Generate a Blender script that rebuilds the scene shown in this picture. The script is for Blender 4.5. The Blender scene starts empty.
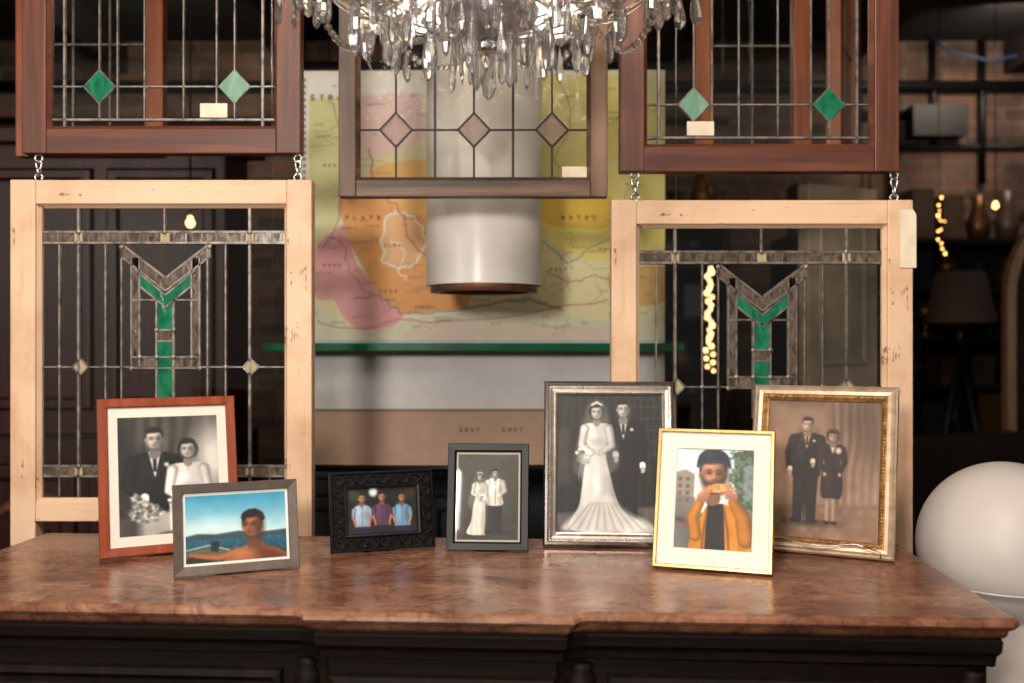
import bpy, math, random
import numpy as np
from mathutils import Matrix, Vector
random.seed(7); rng=np.random.RandomState(5)
S=bpy.context.scene
try:
    S.view_settings.view_transform='Standard'
except Exception: pass

# ------------------------------------------------------------------ materials
def lin(c):
    c=np.asarray(c,dtype=float)/255.0
    return np.where(c<=0.04045,c/12.92,((c+0.055)/1.055)**2.4)
def L4(c):
    l=lin(c); return (float(l[0]),float(l[1]),float(l[2]),1.0)
def newmat(name):
    m=bpy.data.materials.new(name); m.use_nodes=True
    nt=m.node_tree; p=nt.nodes['Principled BSDF']
    return m,nt,p
def coords(nt,scale=(1,1,1),kind='Object'):
    tc=nt.nodes.new('ShaderNodeTexCoord'); mp=nt.nodes.new('ShaderNodeMapping')
    mp.inputs['Scale'].default_value=scale
    nt.links.new(tc.outputs[kind],mp.inputs['Vector']); return mp.outputs['Vector']
def noise(nt,vec,scale,detail=4,rough=.55,dist=0):
    n=nt.nodes.new('ShaderNodeTexNoise'); n.inputs['Scale'].default_value=scale
    n.inputs['Detail'].default_value=detail; n.inputs['Roughness'].default_value=rough
    n.inputs['Distortion'].default_value=dist
    nt.links.new(vec,n.inputs['Vector']); return n.outputs['Fac']
def ramp(nt,fac,stops):
    r=nt.nodes.new('ShaderNodeValToRGB'); e=r.color_ramp.elements
    e[0].position=stops[0][0]; e[0].color=L4(stops[0][1])
    e[1].position=stops[-1][0]; e[1].color=L4(stops[-1][1])
    for p,c in stops[1:-1]:
        x=e.new(p); x.color=L4(c)
    nt.links.new(fac,r.inputs['Fac']); return r.outputs['Color']
def bump(nt,p,fac,st,dist=.002):
    b=nt.nodes.new('ShaderNodeBump'); b.inputs['Strength'].default_value=st; b.inputs['Distance'].default_value=dist
    nt.links.new(fac,b.inputs['Height']); nt.links.new(b.outputs['Normal'],p.inputs['Normal'])
def simple(name,c,rough=.5,metal=0,var=.12,scale=30,bmp=0,coat=0,spec=None):
    m,nt,p=newmat(name)
    v=coords(nt); n=noise(nt,v,scale)
    c=np.array(c,float)
    col=ramp(nt,n,[(.3,np.clip(c*(1-var),0,255)),(.7,np.clip(c*(1+var),0,255))])
    nt.links.new(col,p.inputs['Base Color'])
    p.inputs['Roughness'].default_value=rough; p.inputs['Metallic'].default_value=metal
    p.inputs['Coat Weight'].default_value=coat
    if spec is not None: p.inputs['Specular IOR Level'].default_value=spec
    if bmp: bump(nt,p,n,bmp)
    return m
def wood(name,dark,light,axis='z',rough=.45,scale=1,coat=0,bmp=.15,spec=.5):
    m,nt,p=newmat(name)
    s={'z':(40,40,2.2),'x':(2.2,40,40),'y':(40,2.2,40)}[axis]
    v=coords(nt,tuple(a*scale for a in s)); n=noise(nt,v,1,6,.6,.6)
    col=ramp(nt,n,[(.3,dark),(.52,(np.array(dark)*.5+np.array(light)*.5)),(.72,light)])
    nt.links.new(col,p.inputs['Base Color']); p.inputs['Roughness'].default_value=rough
    p.inputs['Coat Weight'].default_value=coat; p.inputs['Specular IOR Level'].default_value=spec
    bump(nt,p,n,bmp); return m
def mixcol(nt,fac,a,b,mode='MIX'):
    mx=nt.nodes.new('ShaderNodeMix'); mx.data_type='RGBA'; mx.blend_type=mode
    if isinstance(fac,float): mx.inputs['Factor'].default_value=fac
    else: nt.links.new(fac,mx.inputs['Factor'])
    nt.links.new(a,mx.inputs[6]); nt.links.new(b,mx.inputs[7]); return mx.outputs[2]
def paintwood(name,axis):
    m,nt,p=newmat(name)
    v=coords(nt); n1=noise(nt,v,24,9,.72); n3=noise(nt,v,3,3); n4=noise(nt,v,8,6,.6)
    s=(70,70,5) if axis=='z' else (5,70,70)
    v2=coords(nt,s); n2=noise(nt,v2,1,5,.6)
    paint=ramp(nt,n3,[(.3,(222,182,148)),(.7,(236,200,168))])
    bare=ramp(nt,n2,[(.3,(104,78,60)),(.7,(156,122,96))])
    ma=nt.nodes.new('ShaderNodeMath'); ma.operation='MULTIPLY'
    nt.links.new(n1,ma.inputs[0]); nt.links.new(n2,ma.inputs[1])
    rr=nt.nodes.new('ShaderNodeValToRGB'); rr.color_ramp.elements[0].position=.345; rr.color_ramp.elements[1].position=.36
    nt.links.new(ma.outputs[0],rr.inputs['Fac'])
    c=mixcol(nt,rr.outputs['Color'],paint,bare)
    grime=ramp(nt,n4,[(.32,(226,214,200)),(.5,(255,255,255))])
    g2=ramp(nt,n2,[(.28,(222,212,200)),(.42,(255,255,255))])
    c=mixcol(nt,.7,c,grime,'MULTIPLY'); c=mixcol(nt,.6,c,g2,'MULTIPLY')
    nt.links.new(c,p.inputs['Base Color']); p.inputs['Roughness'].default_value=.5
    bump(nt,p,n2,.3); return m
def emis(name,c,st):
    m,nt,p=newmat(name); p.inputs['Base Color'].default_value=L4(c)
    p.inputs['Emission Color'].default_value=L4(c); p.inputs['Emission Strength'].default_value=st; return m
def glassmat(name,tint=(250,252,250),gloss=.06):
    m=bpy.data.materials.new(name); m.use_nodes=True; nt=m.node_tree; nt.nodes.clear()
    o=nt.nodes.new('ShaderNodeOutputMaterial'); t=nt.nodes.new('ShaderNodeBsdfTransparent'); g=nt.nodes.new('ShaderNodeBsdfGlossy')
    t.inputs['Color'].default_value=L4(tint); g.inputs['Roughness'].default_value=.03
    v=coords(nt); n=noise(nt,v,9,2); b=nt.nodes.new('ShaderNodeBump'); b.inputs['Strength'].default_value=.1; b.inputs['Distance'].default_value=.002
    nt.links.new(n,b.inputs['Height']); nt.links.new(b.outputs['Normal'],g.inputs['Normal'])
    mx=nt.nodes.new('ShaderNodeMixShader'); mx.inputs[0].default_value=gloss
    nt.links.new(t.outputs[0],mx.inputs[1]); nt.links.new(g.outputs[0],mx.inputs[2]); nt.links.new(mx.outputs[0],o.inputs['Surface']); return m
def artglass(name,c1,c2,opac=.6,sc=30):
    m=bpy.data.materials.new(name); m.use_nodes=True; nt=m.node_tree; p=nt.nodes['Principled BSDF']; o=nt.nodes['Material Output']
    v=coords(nt,(1,1,.4)); n=noise(nt,v,sc,5,.6,1)
    col=ramp(nt,n,[(.3,c1),(.7,c2)]); nt.links.new(col,p.inputs['Base Color']); p.inputs['Roughness'].default_value=.12
    bump(nt,p,n,.5)
    t=nt.nodes.new('ShaderNodeBsdfTransparent'); nt.links.new(col,t.inputs['Color'])
    mx=nt.nodes.new('ShaderNodeMixShader'); mx.inputs[0].default_value=opac
    nt.links.new(t.outputs[0],mx.inputs[1]); nt.links.new(p.outputs[0],mx.inputs[2]); nt.links.new(mx.outputs[0],o.inputs['Surface']); return m
def crystalmat():
    m=bpy.data.materials.new('crystal'); m.use_nodes=True; nt=m.node_tree; nt.nodes.clear()
    o=nt.nodes.new('ShaderNodeOutputMaterial'); a=nt.nodes.new('ShaderNodeBsdfGlass'); a.inputs['IOR'].default_value=1.5; a.inputs['Roughness'].default_value=0.0
    g=nt.nodes.new('ShaderNodeBsdfGlossy'); g.inputs['Roughness'].default_value=.1
    t=nt.nodes.new('ShaderNodeBsdfTransparent'); d=nt.nodes.new('ShaderNodeBsdfTranslucent')
    v=coords(nt); n=noise(nt,v,60,2); c=ramp(nt,n,[(.3,(240,238,240)),(.7,(255,255,255))]); nt.links.new(c,a.inputs['Color'])
    def mx(f,x,y):
        k=nt.nodes.new('ShaderNodeMixShader'); k.inputs[0].default_value=f; nt.links.new(x,k.inputs[1]); nt.links.new(y,k.inputs[2]); return k.outputs[0]
    s=mx(.24,a.outputs[0],g.outputs[0]); s=mx(.4,s,t.outputs[0]); s=mx(.08,s,d.outputs[0])
    nt.links.new(s,o.inputs['Surface']); return m
def brick(name,c1,c2,mortar,axis='x'):
    m,nt,p=newmat(name)
    tc=nt.nodes.new('ShaderNodeTexCoord'); sp=nt.nodes.new('ShaderNodeSeparateXYZ'); cb=nt.nodes.new('ShaderNodeCombineXYZ')
    nt.links.new(tc.outputs['Object'],sp.inputs[0]); nt.links.new(sp.outputs['X' if axis=='x' else 'Y'],cb.inputs['X']); nt.links.new(sp.outputs['Z'],cb.inputs['Y'])
    b=nt.nodes.new('ShaderNodeTexBrick'); b.inputs['Scale'].default_value=1; b.inputs['Brick Width'].default_value=.22; b.inputs['Row Height'].default_value=.075; b.inputs['Mortar Size'].default_value=.008
    b.inputs['Color1'].default_value=L4(c1); b.inputs['Color2'].default_value=L4(c2); b.inputs['Mortar'].default_value=L4(mortar)
    nt.links.new(cb.outputs[0],b.inputs['Vector'])
    n=noise(nt,cb.outputs[0],3,7,.7); col=ramp(nt,n,[(.32,(100,96,92)),(.68,(255,255,255))])
    nt.links.new(mixcol(nt,.9,b.outputs['Color'],col,'MULTIPLY'),p.inputs['Base Color'])
    p.inputs['Roughness'].default_value=.85; bump(nt,p,b.outputs['Fac'],-.6,.01); return m
def marble():
    m,nt,p=newmat('marble')
    v=coords(nt,(1,1.5,1)); n1=noise(nt,v,2.2,10,.6,1.2); n2=noise(nt,v,4.5,9,.62,2.6); n3=noise(nt,v,55,6,.6); n5=noise(nt,v,7,6,.6,.8)
    base=ramp(nt,n1,[(.28,(112,70,52)),(.42,(146,100,78)),(.55,(172,126,102)),(.72,(200,156,130))])
    r=nt.nodes.new('ShaderNodeValToRGB'); e=r.color_ramp.elements
    e[0].position=.46; e[0].color=(0,0,0,1); e[1].position=.53; e[1].color=(0,0,0,1)
    x=e.new(.490); x.color=(1,1,1,1); x=e.new(.496); x.color=(1,1,1,1)
    nt.links.new(n2,r.inputs['Fac'])
    mu=nt.nodes.new('ShaderNodeMath'); mu.operation='MULTIPLY'; mu.inputs[1].default_value=.5; nt.links.new(r.outputs['Color'],mu.inputs[0])
    dk=nt.nodes.new('ShaderNodeRGB'); dk.outputs[0].default_value=L4((74,42,30))
    c=mixcol(nt,mu.outputs[0],base,dk.outputs[0])
    sp=ramp(nt,n3,[(.35,(214,208,204)),(.6,(255,255,255))]); c=mixcol(nt,.8,c,sp,'MULTIPLY')
    bl=ramp(nt,n5,[(.34,(160,132,116)),(.54,(255,255,255))]); c=mixcol(nt,.7,c,bl,'MULTIPLY')
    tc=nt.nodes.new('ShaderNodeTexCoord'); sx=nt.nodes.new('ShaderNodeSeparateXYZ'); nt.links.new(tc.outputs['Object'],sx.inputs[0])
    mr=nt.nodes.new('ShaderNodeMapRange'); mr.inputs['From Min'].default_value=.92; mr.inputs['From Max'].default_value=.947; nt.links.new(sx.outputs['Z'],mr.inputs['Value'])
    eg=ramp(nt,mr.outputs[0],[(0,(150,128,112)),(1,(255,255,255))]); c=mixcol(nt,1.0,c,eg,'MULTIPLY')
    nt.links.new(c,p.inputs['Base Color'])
    rr=ramp(nt,n5,[(.3,(126,126,126)),(.7,(150,150,150))]); nt.links.new(rr,p.inputs['Roughness']); p.inputs['Specular IOR Level'].default_value=.5
    return m

M_lead=simple('lead_came',(124,116,110),.42,.6,.3,60,.2)
M_leadD=simple('lead_dark',(40,36,34),.45,.5,.2,60,.2)
M_chrome=simple('zinc',(200,200,200),.25,1,.08)
M_glass=glassmat('window_glass')
M_glassC=glassmat('clear_leaded_glass',(248,248,246),.07)
M_green=artglass('green_art_glass',(12,80,60),(46,146,104),.82,45)
M_ltgreen=artglass('pale_green_glass',(112,164,140),(164,200,180),.75)
M_rough=artglass('seedy_glass',(50,41,36),(158,140,122),.6,90)
M_amber=artglass('amber_glass',(170,154,114),(208,194,156),.85)
M_irid=artglass('opal_glass',(210,196,194),(240,228,224),.2,12)
M_pv=paintwood('cream_paint_v','z'); M_ph=paintwood('cream_paint_h','x')
M_bv=wood('brown_wood_v',(62,30,20),(134,76,52),'z'); M_bh=wood('brown_wood_h',(62,30,20),(126,70,48),'x')
M_wv=wood('walnut_v',(40,27,20),(142,108,84),'z',.5,.55,0,.3); M_wh=wood('walnut_h',(40,27,20),(142,108,84),'x',.5,.55,0,.3)
M_ov=wood('orange_wood',(122,50,26),(168,80,44),'z',.4)
M_paper=simple('paper_tag',(232,216,192),.8,0,.04)
M_black=simple('black_paint',(11,10,10),.42,0,.1,30,0,0,.3)
M_dark=wood('ebonised_wood',(8,5,3),(30,16,10),'x',.6,1,0,.15,.15)
M_darkv=wood('ebonised_wood_v',(8,5,3),(30,16,10),'z',.6,1,0,.15,.15)

# ------------------------------------------------------------------ mesh builder
class MB:
    def __init__(s): s.v=[];s.f=[];s.m=[];s.s=[]
    def add(s,vs,fs,mi=0,sm=False,M=None):
        o=len(s.v)
        if M is not None: vs=[M@Vector(v) for v in vs]
        s.v+=[tuple(v) for v in vs]; s.f+=[tuple(i+o for i in f) for f in fs]; s.m+=[mi]*len(fs); s.s+=[sm]*len(fs)
    def box(s,a,b,mi=0,M=None):
        x0,y0,z0=a;x1,y1,z1=b
        s.add([(x0,y0,z0),(x1,y0,z0),(x1,y1,z0),(x0,y1,z0),(x0,y0,z1),(x1,y0,z1),(x1,y1,z1),(x0,y1,z1)],
              [(0,3,2,1),(4,5,6,7),(0,1,5,4),(1,2,6,5),(2,3,7,6),(3,0,4,7)],mi,False,M)
    def bar(s,p,q,w,y0,y1,mi=0):
        d=Vector((q[0]-p[0],q[1]-p[1])); l=d.length
        if l<1e-6: return
        n=Vector((-d.y,d.x))/l*w/2; ym=(y0+y1)/2; k=.55
        def sec(c): return [(c[0]+n.x,ym,c[1]+n.y),(c[0]+n.x*k,y0,c[1]+n.y*k),(c[0]-n.x*k,y0,c[1]-n.y*k),(c[0]-n.x,ym,c[1]-n.y),(c[0]-n.x*k,y1,c[1]-n.y*k),(c[0]+n.x*k,y1,c[1]+n.y*k)]
        s.add(sec(p)+sec(q),[(i,(i+1)%6,6+(i+1)%6,6+i) for i in range(6)]+[(5,4,3,2,1,0),(6,7,8,9,10,11)],mi)
    def prism(s,pts,y0,y1,mi=0):
        n=len(pts)
        s.add([(x,y0,z) for x,z in pts]+[(x,y1,z) for x,z in pts],[tuple(range(n)),tuple(range(2*n-1,n-1,-1))]+[(i,n+i,n+(i+1)%n,(i+1)%n) for i in range(n)],mi)
    def lathe(s,prof,n=16,mi=0,sm=True,M=None):
        vs=[];fs=[]
        for r,z in prof:
            for i in range(n):
                a=2*math.pi*i/n; vs.append((r*math.cos(a),r*math.sin(a),z))
        for j in range(len(prof)-1):
            for i in range(n): fs.append((j*n+i,j*n+(i+1)%n,(j+1)*n+(i+1)%n,(j+1)*n+i))
        s.add(vs,fs,mi,sm,M)
    def ball(s,c,r,mi=0,n=10,sc=(1,1,1)):
        pr=[(max(1e-5,math.sin(math.pi*k/(n//2+2)))*r,-math.cos(math.pi*k/(n//2+2))*r) for k in range(n//2+3)]
        s.lathe(pr,n,mi,True,Matrix.Translation(c)@Matrix.Diagonal((*sc,1)))
    def tube(s,path,r,mi=0,n=8,closed=False):
        P=[Vector(p) for p in path]; N=len(P); vs=[]; fs=[]
        for i,p in enumerate(P):
            a=P[(i-1)%N] if (closed or i>0) else P[i]; b=P[(i+1)%N] if (closed or i<N-1) else P[i]
            t=(b-a).normalized(); u=Vector((0,0,1)) if abs(t.z)<.9 else Vector((0,1,0))
            x=t.cross(u).normalized(); y=x.cross(t); rr=r[i] if isinstance(r,(list,tuple)) else r
            for k in range(n):
                g=2*math.pi*k/n; vs.append(p+x*rr*math.cos(g)+y*rr*math.sin(g))
        for i in range(N if closed else N-1):
            j=(i+1)%N
            for k in range(n): fs.append((i*n+k,i*n+(k+1)%n,j*n+(k+1)%n,j*n+k))
        if not closed: fs+= [tuple(range(n-1,-1,-1)),tuple(range((N-1)*n,N*n))]
        s.add(vs,fs,mi,True)
    def torus(s,c,R,r,ax='y',mi=0,N=20,n=6,sx=1,sz=1,arc=1.0,ph=0):
        pts=[]
        K=N if arc>=1 else N+1
        for i in range(K):
            a=2*math.pi*arc*i/N+ph; u,v=R*math.cos(a)*sx,R*math.sin(a)*sz
            pts.append({'y':(c[0]+u,c[1],c[2]+v),'x':(c[0],c[1]+u,c[2]+v),'z':(c[0]+u,c[1]+v,c[2])}[ax])
        s.tube(pts,r,mi,n,arc>=1)
    def ring(s,x0,z0,x1,z1,prof,mi=0):
        n=len(prof); vs=[]; fs=[]
        for d,y in prof:
            vs+=[(x0+d,y,z0+d),(x1-d,y,z0+d),(x1-d,y,z1-d),(x0+d,y,z1-d)]
        for j in range(n):
            k=(j+1)%n
            for i in range(4): fs.append((j*4+i,j*4+(i+1)%4,k*4+(i+1)%4,k*4+i))
        s.add(vs,fs,mi)
    def obj(s,name,mats,parent=None,bev=0,loc=None):
        me=bpy.data.meshes.new(name); me.from_pydata(s.v,[],s.f)
        for m in (mats if isinstance(mats,(list,tuple)) else [mats]): me.materials.append(m)
        me.polygons.foreach_set('material_index',s.m); me.polygons.foreach_set('use_smooth',s.s); me.update()
        import bmesh
        b=bmesh.new(); b.from_mesh(me); bmesh.ops.recalc_face_normals(b,faces=b.faces); b.to_mesh(me); b.free()
        o=bpy.data.objects.new(name,me); S.collection.objects.link(o)
        if parent: o.parent=parent
        if loc: o.location=loc
        if bev:
            md=o.modifiers.new('bevel','BEVEL'); md.width=bev; md.segments=2; md.limit_method='ANGLE'
        return o
def empty(name,loc=(0,0,0),rot=(0,0,0)):
    e=bpy.data.objects.new(name,None); e.empty_display_size=.05; S.collection.objects.link(e); e.location=loc; e.rotation_euler=rot; return e

# ------------------------------------------------------------------ printed-picture painter (flat prints)
def smooth_closed(P,k=6):
    P=[np.array(p,float) for p in P]; n=len(P); out=[]
    for i in range(n):
        a,b,c,d=P[i-1],P[i],P[(i+1)%n],P[(i+2)%n]
        for j in range(k):
            t=j/k; out.append(.5*((2*b)+(-a+c)*t+(2*a-5*b+4*c-d)*t*t+(-a+3*b-3*c+d)*t**3))
    return out
class Cv:
    def __init__(s,w,h,nx,base):
        s.w,s.h=w,h; s.nx=nx; s.ny=int(nx*h/w); s.X,s.Y=np.meshgrid(np.linspace(0,w,nx+1),np.linspace(0,h,s.ny+1))
        s.a=np.zeros(s.X.shape+(3,))+np.array(base,float); s.px=w/nx
    def nz(s,cell,seed=0):
        r=np.random.RandomState(seed); gx=int(s.w/cell)+3; gy=int(s.h/cell)+3; g=r.rand(gy,gx)
        x=s.X/cell; y=s.Y/cell; i=x.astype(int); j=y.astype(int); fx=x-i; fy=y-j; fx=fx*fx*(3-2*fx); fy=fy*fy*(3-2*fy)
        return (g[j,i]*(1-fx)+g[j,i+1]*fx)*(1-fy)+(g[j+1,i]*(1-fx)+g[j+1,i+1]*fx)*fy
    def finish(s,blur=3,grain=3,tone=.12,con=1.12,bp=0,warm=0):
        for _ in range(blur):
            p=np.pad(s.a,((1,1),(0,0),(0,0)),'edge'); s.a=(p[:-2]+2*p[1:-1]+p[2:])/4
            p=np.pad(s.a,((0,0),(1,1),(0,0)),'edge'); s.a=(p[:,:-2]+2*p[:,1:-1]+p[:,2:])/4
        t=1+((s.nz(22,51)-.5)*1.0+(s.nz(8,52)-.5)*.6)*tone*1.3
        s.a=s.a*t[...,None]; s.a=(s.a-110)*con+110+bp
        s.a=s.a+np.random.RandomState(3).normal(0,grain,s.X.shape)[...,None]
    def border(s,l,t,r,b,c):
        for B in ([(0,0),(s.w,0),(s.w,t),(0,t)],[(0,s.h-b),(s.w,s.h-b),(s.w,s.h),(0,s.h)],[(0,0),(l,0),(l,s.h),(0,s.h)],[(s.w-r,0),(s.w,0),(s.w,s.h),(s.w-r,s.h)]): s.poly(B,c)
    def mix(s,m,c,al=1):
        c=np.array(c,float) if not isinstance(c,np.ndarray) else c
        m=(m*al)[...,None]; s.a=s.a*(1-m)+c*m
    def msk(s,d,soft): return np.clip(.5-d/max(soft,s.px),0,1)
    def ell(s,cx,cy,rx,ry,c,soft=0,rot=0,al=1):
        r=math.radians(rot); x=s.X-cx; y=s.Y-cy; u=x*math.cos(r)+y*math.sin(r); v=-x*math.sin(r)+y*math.cos(r)
        s.mix(s.msk((np.sqrt((u/rx)**2+(v/ry)**2)-1)*min(rx,ry),soft),c,al)
    def polymask(s,P,soft=0,sm=False):
        if sm: P=smooth_closed(P)
        d=np.full(s.X.shape,1e9); ins=np.zeros(s.X.shape,bool); n=len(P)
        for i in range(n):
            ax,ay=P[i]; bx,by=P[(i+1)%n]; ex,ey=bx-ax,by-ay; l=ex*ex+ey*ey+1e-9
            t=np.clip(((s.X-ax)*ex+(s.Y-ay)*ey)/l,0,1); d=np.minimum(d,np.hypot(s.X-ax-t*ex,s.Y-ay-t*ey))
            if abs(ey)>1e-9: ins^=((ay>s.Y)!=(by>s.Y))&(s.X<ex*(s.Y-ay)/ey+ax)
        return s.msk(np.where(ins,-d,d),soft)
    def poly(s,P,c,soft=0,sm=False,al=1): s.mix(s.polymask(P,soft,sm),c,al)
    def line(s,P,r,c,soft=0,al=1):
        if not isinstance(r,(list,tuple)): r=[r]*len(P)
        d=np.full(s.X.shape,1e9)
        for i in range(len(P)-1):
            ax,ay=P[i]; bx,by=P[i+1]; ex,ey=bx-ax,by-ay; l=ex*ex+ey*ey+1e-9
            t=np.clip(((s.X-ax)*ex+(s.Y-ay)*ey)/l,0,1); d=np.minimum(d,np.hypot(s.X-ax-t*ex,s.Y-ay-t*ey)-(r[i]*(1-t)+r[i+1]*t))
        s.mix(s.msk(d,soft),c,al)
    def limb(s,P,r,c,soft=0):
        c=np.array(c,float); s.line(P,r,c*.72,soft); rr=[x*.62 for x in (r if isinstance(r,(list,tuple)) else [r]*len(P))]
        o=rr[0]*.35; s.line([(x-o,y) for x,y in P],rr,c*1.06,o*2.4,.85)
    def vgrad(s,y0,y1,c0,c1):
        t=np.clip((s.Y-y0)/(y1-y0),0,1)[...,None]; m=((s.Y>=y0)&(s.Y<=y1+s.px))[...,None]
        s.a=np.where(m,np.array(c0)*(1-t)+np.array(c1)*t,s.a)
    def folds(s,x0,x1,y0,y1,per,amp,seed=1):
        n=s.nz(per*5,seed); f=(np.sin((s.X+n*per*1.2)*2*math.pi/per)+.5*np.sin((s.X+n*per)*5.1/per))*amp*.75
        m=((s.X>x0)&(s.X<x1)&(s.Y>y0)&(s.Y<y1))[...,None]; s.a=np.where(m,s.a+f[...,None],s.a)
    def head(s,cx,cy,r,skin,hair,fem=False,turn=0,hat=None,beard=False):
        sk=np.array(skin,float)*.93; hr=np.array(hair,float); t=turn*r
        s.line([(cx,cy+r*.6),(cx,cy+r*1.45)],[r*.4,r*.46],sk*.66)
        if fem:
            s.ell(cx,cy-.02*r,r*.98,r*1.08,hr,r*.25)
            for a in np.linspace(-.6,3.74,13): s.ell(cx+r*.9*math.cos(a),cy+.1*r-r*1.0*math.sin(a),r*.18,r*.18,hr*(1+.5*(int(a*7)%3)/2),r*.14)
        else: s.ell(cx,cy-r*.28,r*.8,r*.84,hr,r*.18)
        if not fem:
            s.ell(cx-r*.73,cy+.08*r,r*.11,r*.2,sk*.8,r*.1); s.ell(cx+r*.73,cy+.08*r,r*.11,r*.2,sk*.66,r*.1)
        s.poly([(cx,cy-r*.86),(cx+.5*r,cy-r*.74),(cx+.71*r,cy-.2*r),(cx+.67*r,cy+.32*r),(cx+.42*r,cy+.78*r),(cx,cy+r*.98),(cx-.42*r,cy+.78*r),(cx-.67*r,cy+.32*r),(cx-.71*r,cy-.2*r),(cx-.5*r,cy-r*.74)],sk*.92,r*.16,True)
        s.ell(cx+r*.56,cy+r*.2,r*.34,r*.8,sk*.5,r*.6,al=.85); s.ell(cx-r*.62,cy+r*.3,r*.14,r*.5,sk*.7,r*.3,al=.6); s.ell(cx-r*.2,cy-r*.42,r*.36,r*.2,sk*1.14,r*.35,al=.8)
        s.ell(cx-r*.34+t,cy+r*.28,r*.2,r*.16,sk*1.12,r*.25,al=.7); s.ell(cx,cy+r*.98,r*.42,r*.14,sk*.5,r*.2,al=.8)
        s.poly([(cx-r*.76,cy-r*.1),(cx-r*.62,cy-r*.52),(cx-.1*r,cy-r*.56),(cx+r*.5,cy-r*.62),(cx+r*.74,cy-r*.12),(cx+r*.66,cy-r*.9),(cx,cy-r*1.12),(cx-r*.66,cy-r*.92)],hr,r*.2,True)
        s.line([(cx-.4*r,cy-.86*r),(cx+.1*r,cy-.93*r)],r*.09,hr*1.7+14,r*.25,.6)
        for e in (-1,1):
            s.ell(cx+t+e*r*.29,cy-r*.07,r*.2,r*.13,sk*.5,r*.24,al=.8); s.ell(cx+t+e*r*.29,cy-r*.01,r*.085,r*.04,sk*.22,r*.07,al=.85)
            s.line([(cx+t+e*r*.44,cy-r*.2),(cx+t+e*r*.16,cy-r*.22)],r*.025,hr*.8+sk*.15,r*.07,.65)
        s.line([(cx+t*1.3-.02*r,cy-r*.05),(cx+t*1.6-r*.03,cy+r*.26)],r*.05,sk*1.12,r*.1,.8); s.line([(cx+t*1.3+r*.1,cy),(cx+t*1.6+r*.12,cy+r*.3)],r*.05,sk*.62,r*.14,.8); s.ell(cx+t*1.5+.02*r,cy+r*.37,r*.14,r*.045,sk*.45,r*.09,al=.8)
        if beard: s.poly([(cx-.68*r,cy+.2*r),(cx-.34*r,cy+.46*r),(cx+.34*r,cy+.46*r),(cx+.68*r,cy+.2*r),(cx+.5*r,cy+.82*r),(cx,cy+1.04*r),(cx-.5*r,cy+.82*r)],hr+12,r*.3,True,.85)
        s.line([(cx+t-r*.22,cy+r*.57),(cx+t,cy+r*.6),(cx+t+r*.22,cy+r*.56)],r*.04,np.array([sk[0]*.58,sk[1]*.38,sk[2]*.38]),r*.06,.9); s.ell(cx+t,cy+r*.72,r*.16,r*.05,sk*.66,r*.1,al=.7)
        if hat is not None: s.ell(cx,cy-r*.82,r*.85,r*.42,hat,r*.1); s.line([(cx-r*1.05,cy-r*.62),(cx+r*1.05,cy-r*.66)],r*.1,hat)
    def hand(s,x,y,r,skin,ang=90):
        a=math.radians(ang); dx,dy=math.cos(a),math.sin(a); s.ell(x,y,r,r*.85,np.array(skin,float)*.9,rot=ang)
        for k in (-1.2,-.4,.4,1.2):
            ox,oy=-dy*k*r*.5,dx*k*r*.5; L=r*(1.9-.25*abs(k)); s.line([(x+ox,y+oy),(x+ox+dx*L,y+oy+dy*L)],[r*.3,r*.22],np.array(skin,float)*(.95-.08*k))
        s.line([(x+dy*r*.6,y-dx*r*.6),(x+dy*r*1.2+dx*r*.8,y-dx*r*1.2+dy*r*.8)],r*.25,skin)
    def man(s,cx,top,H,skin,hair,suit,shirt=(225,225,225),trous=None,pose=1):
        su=np.array(suit,float); tr=np.array(trous if trous is not None else suit,float); sh=top+.165*H
        s.ell(cx+.04*H,top+1.0*H,.2*H,.03*H,tr*.6,.04*H,al=.5)
        for e in (-1,1):
            s.limb([(cx+e*.05*H,top+.5*H),(cx+e*.055*H,top+.74*H),(cx+e*.06*H,top+.965*H)],[.064*H,.05*H,.04*H],tr*(1.15 if e<0 else .95))
            s.ell(cx+e*.075*H,top+.985*H,.046*H,.017*H,tr*.35)
        s.line([(cx,top+.54*H),(cx,top+.95*H)],.006*H,tr*.4,.01*H)
        s.poly([(cx-.04*H,sh-.02*H),(cx-.125*H,sh+.012*H),(cx-.14*H,sh+.08*H),(cx-.11*H,sh+.24*H),(cx-.12*H,sh+.4*H),(cx+.12*H,sh+.4*H),(cx+.11*H,sh+.24*H),(cx+.14*H,sh+.08*H),(cx+.125*H,sh+.012*H),(cx+.04*H,sh-.02*H)],su,0,True)
        s.ell(cx-.06*H,sh+.1*H,.04*H,.12*H,su*1.35+6,.05*H,al=.6); s.ell(cx+.09*H,sh+.2*H,.03*H,.18*H,su*.6,.04*H,al=.7)
        for e in (-1,1):
            el=(cx+e*.155*H,sh+.18*H); wr=(cx+e*(.06 if e==pose else .145)*H,sh+(.25 if e==pose else .33)*H)
            s.limb([(cx+e*.12*H,sh+.045*H),el,wr],[.045*H,.038*H,.03*H],su*(.9 if e>0 else 1.2)); s.line([wr,(wr[0],wr[1]+.012*H)],.024*H,shirt); s.hand(wr[0],wr[1]+.032*H,.017*H,np.array(skin,float)*.88)
        s.poly([(cx-.036*H,sh-.02*H),(cx+.036*H,sh-.02*H),(cx+.003*H,sh+.13*H),(cx-.003*H,sh+.13*H)],np.array(shirt)*.95)
        s.poly([(cx-.01*H,sh-.0*H),(cx+.01*H,sh),(cx+.009*H,sh+.1*H),(cx-.009*H,sh+.1*H)],su*.8+15)
        for e in (-1,1): s.line([(cx+e*.042*H,sh-.015*H),(cx+e*.052*H,sh+.05*H),(cx,sh+.15*H)],.005*H,su*1.5+14,.008*H,al=.7)
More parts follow.
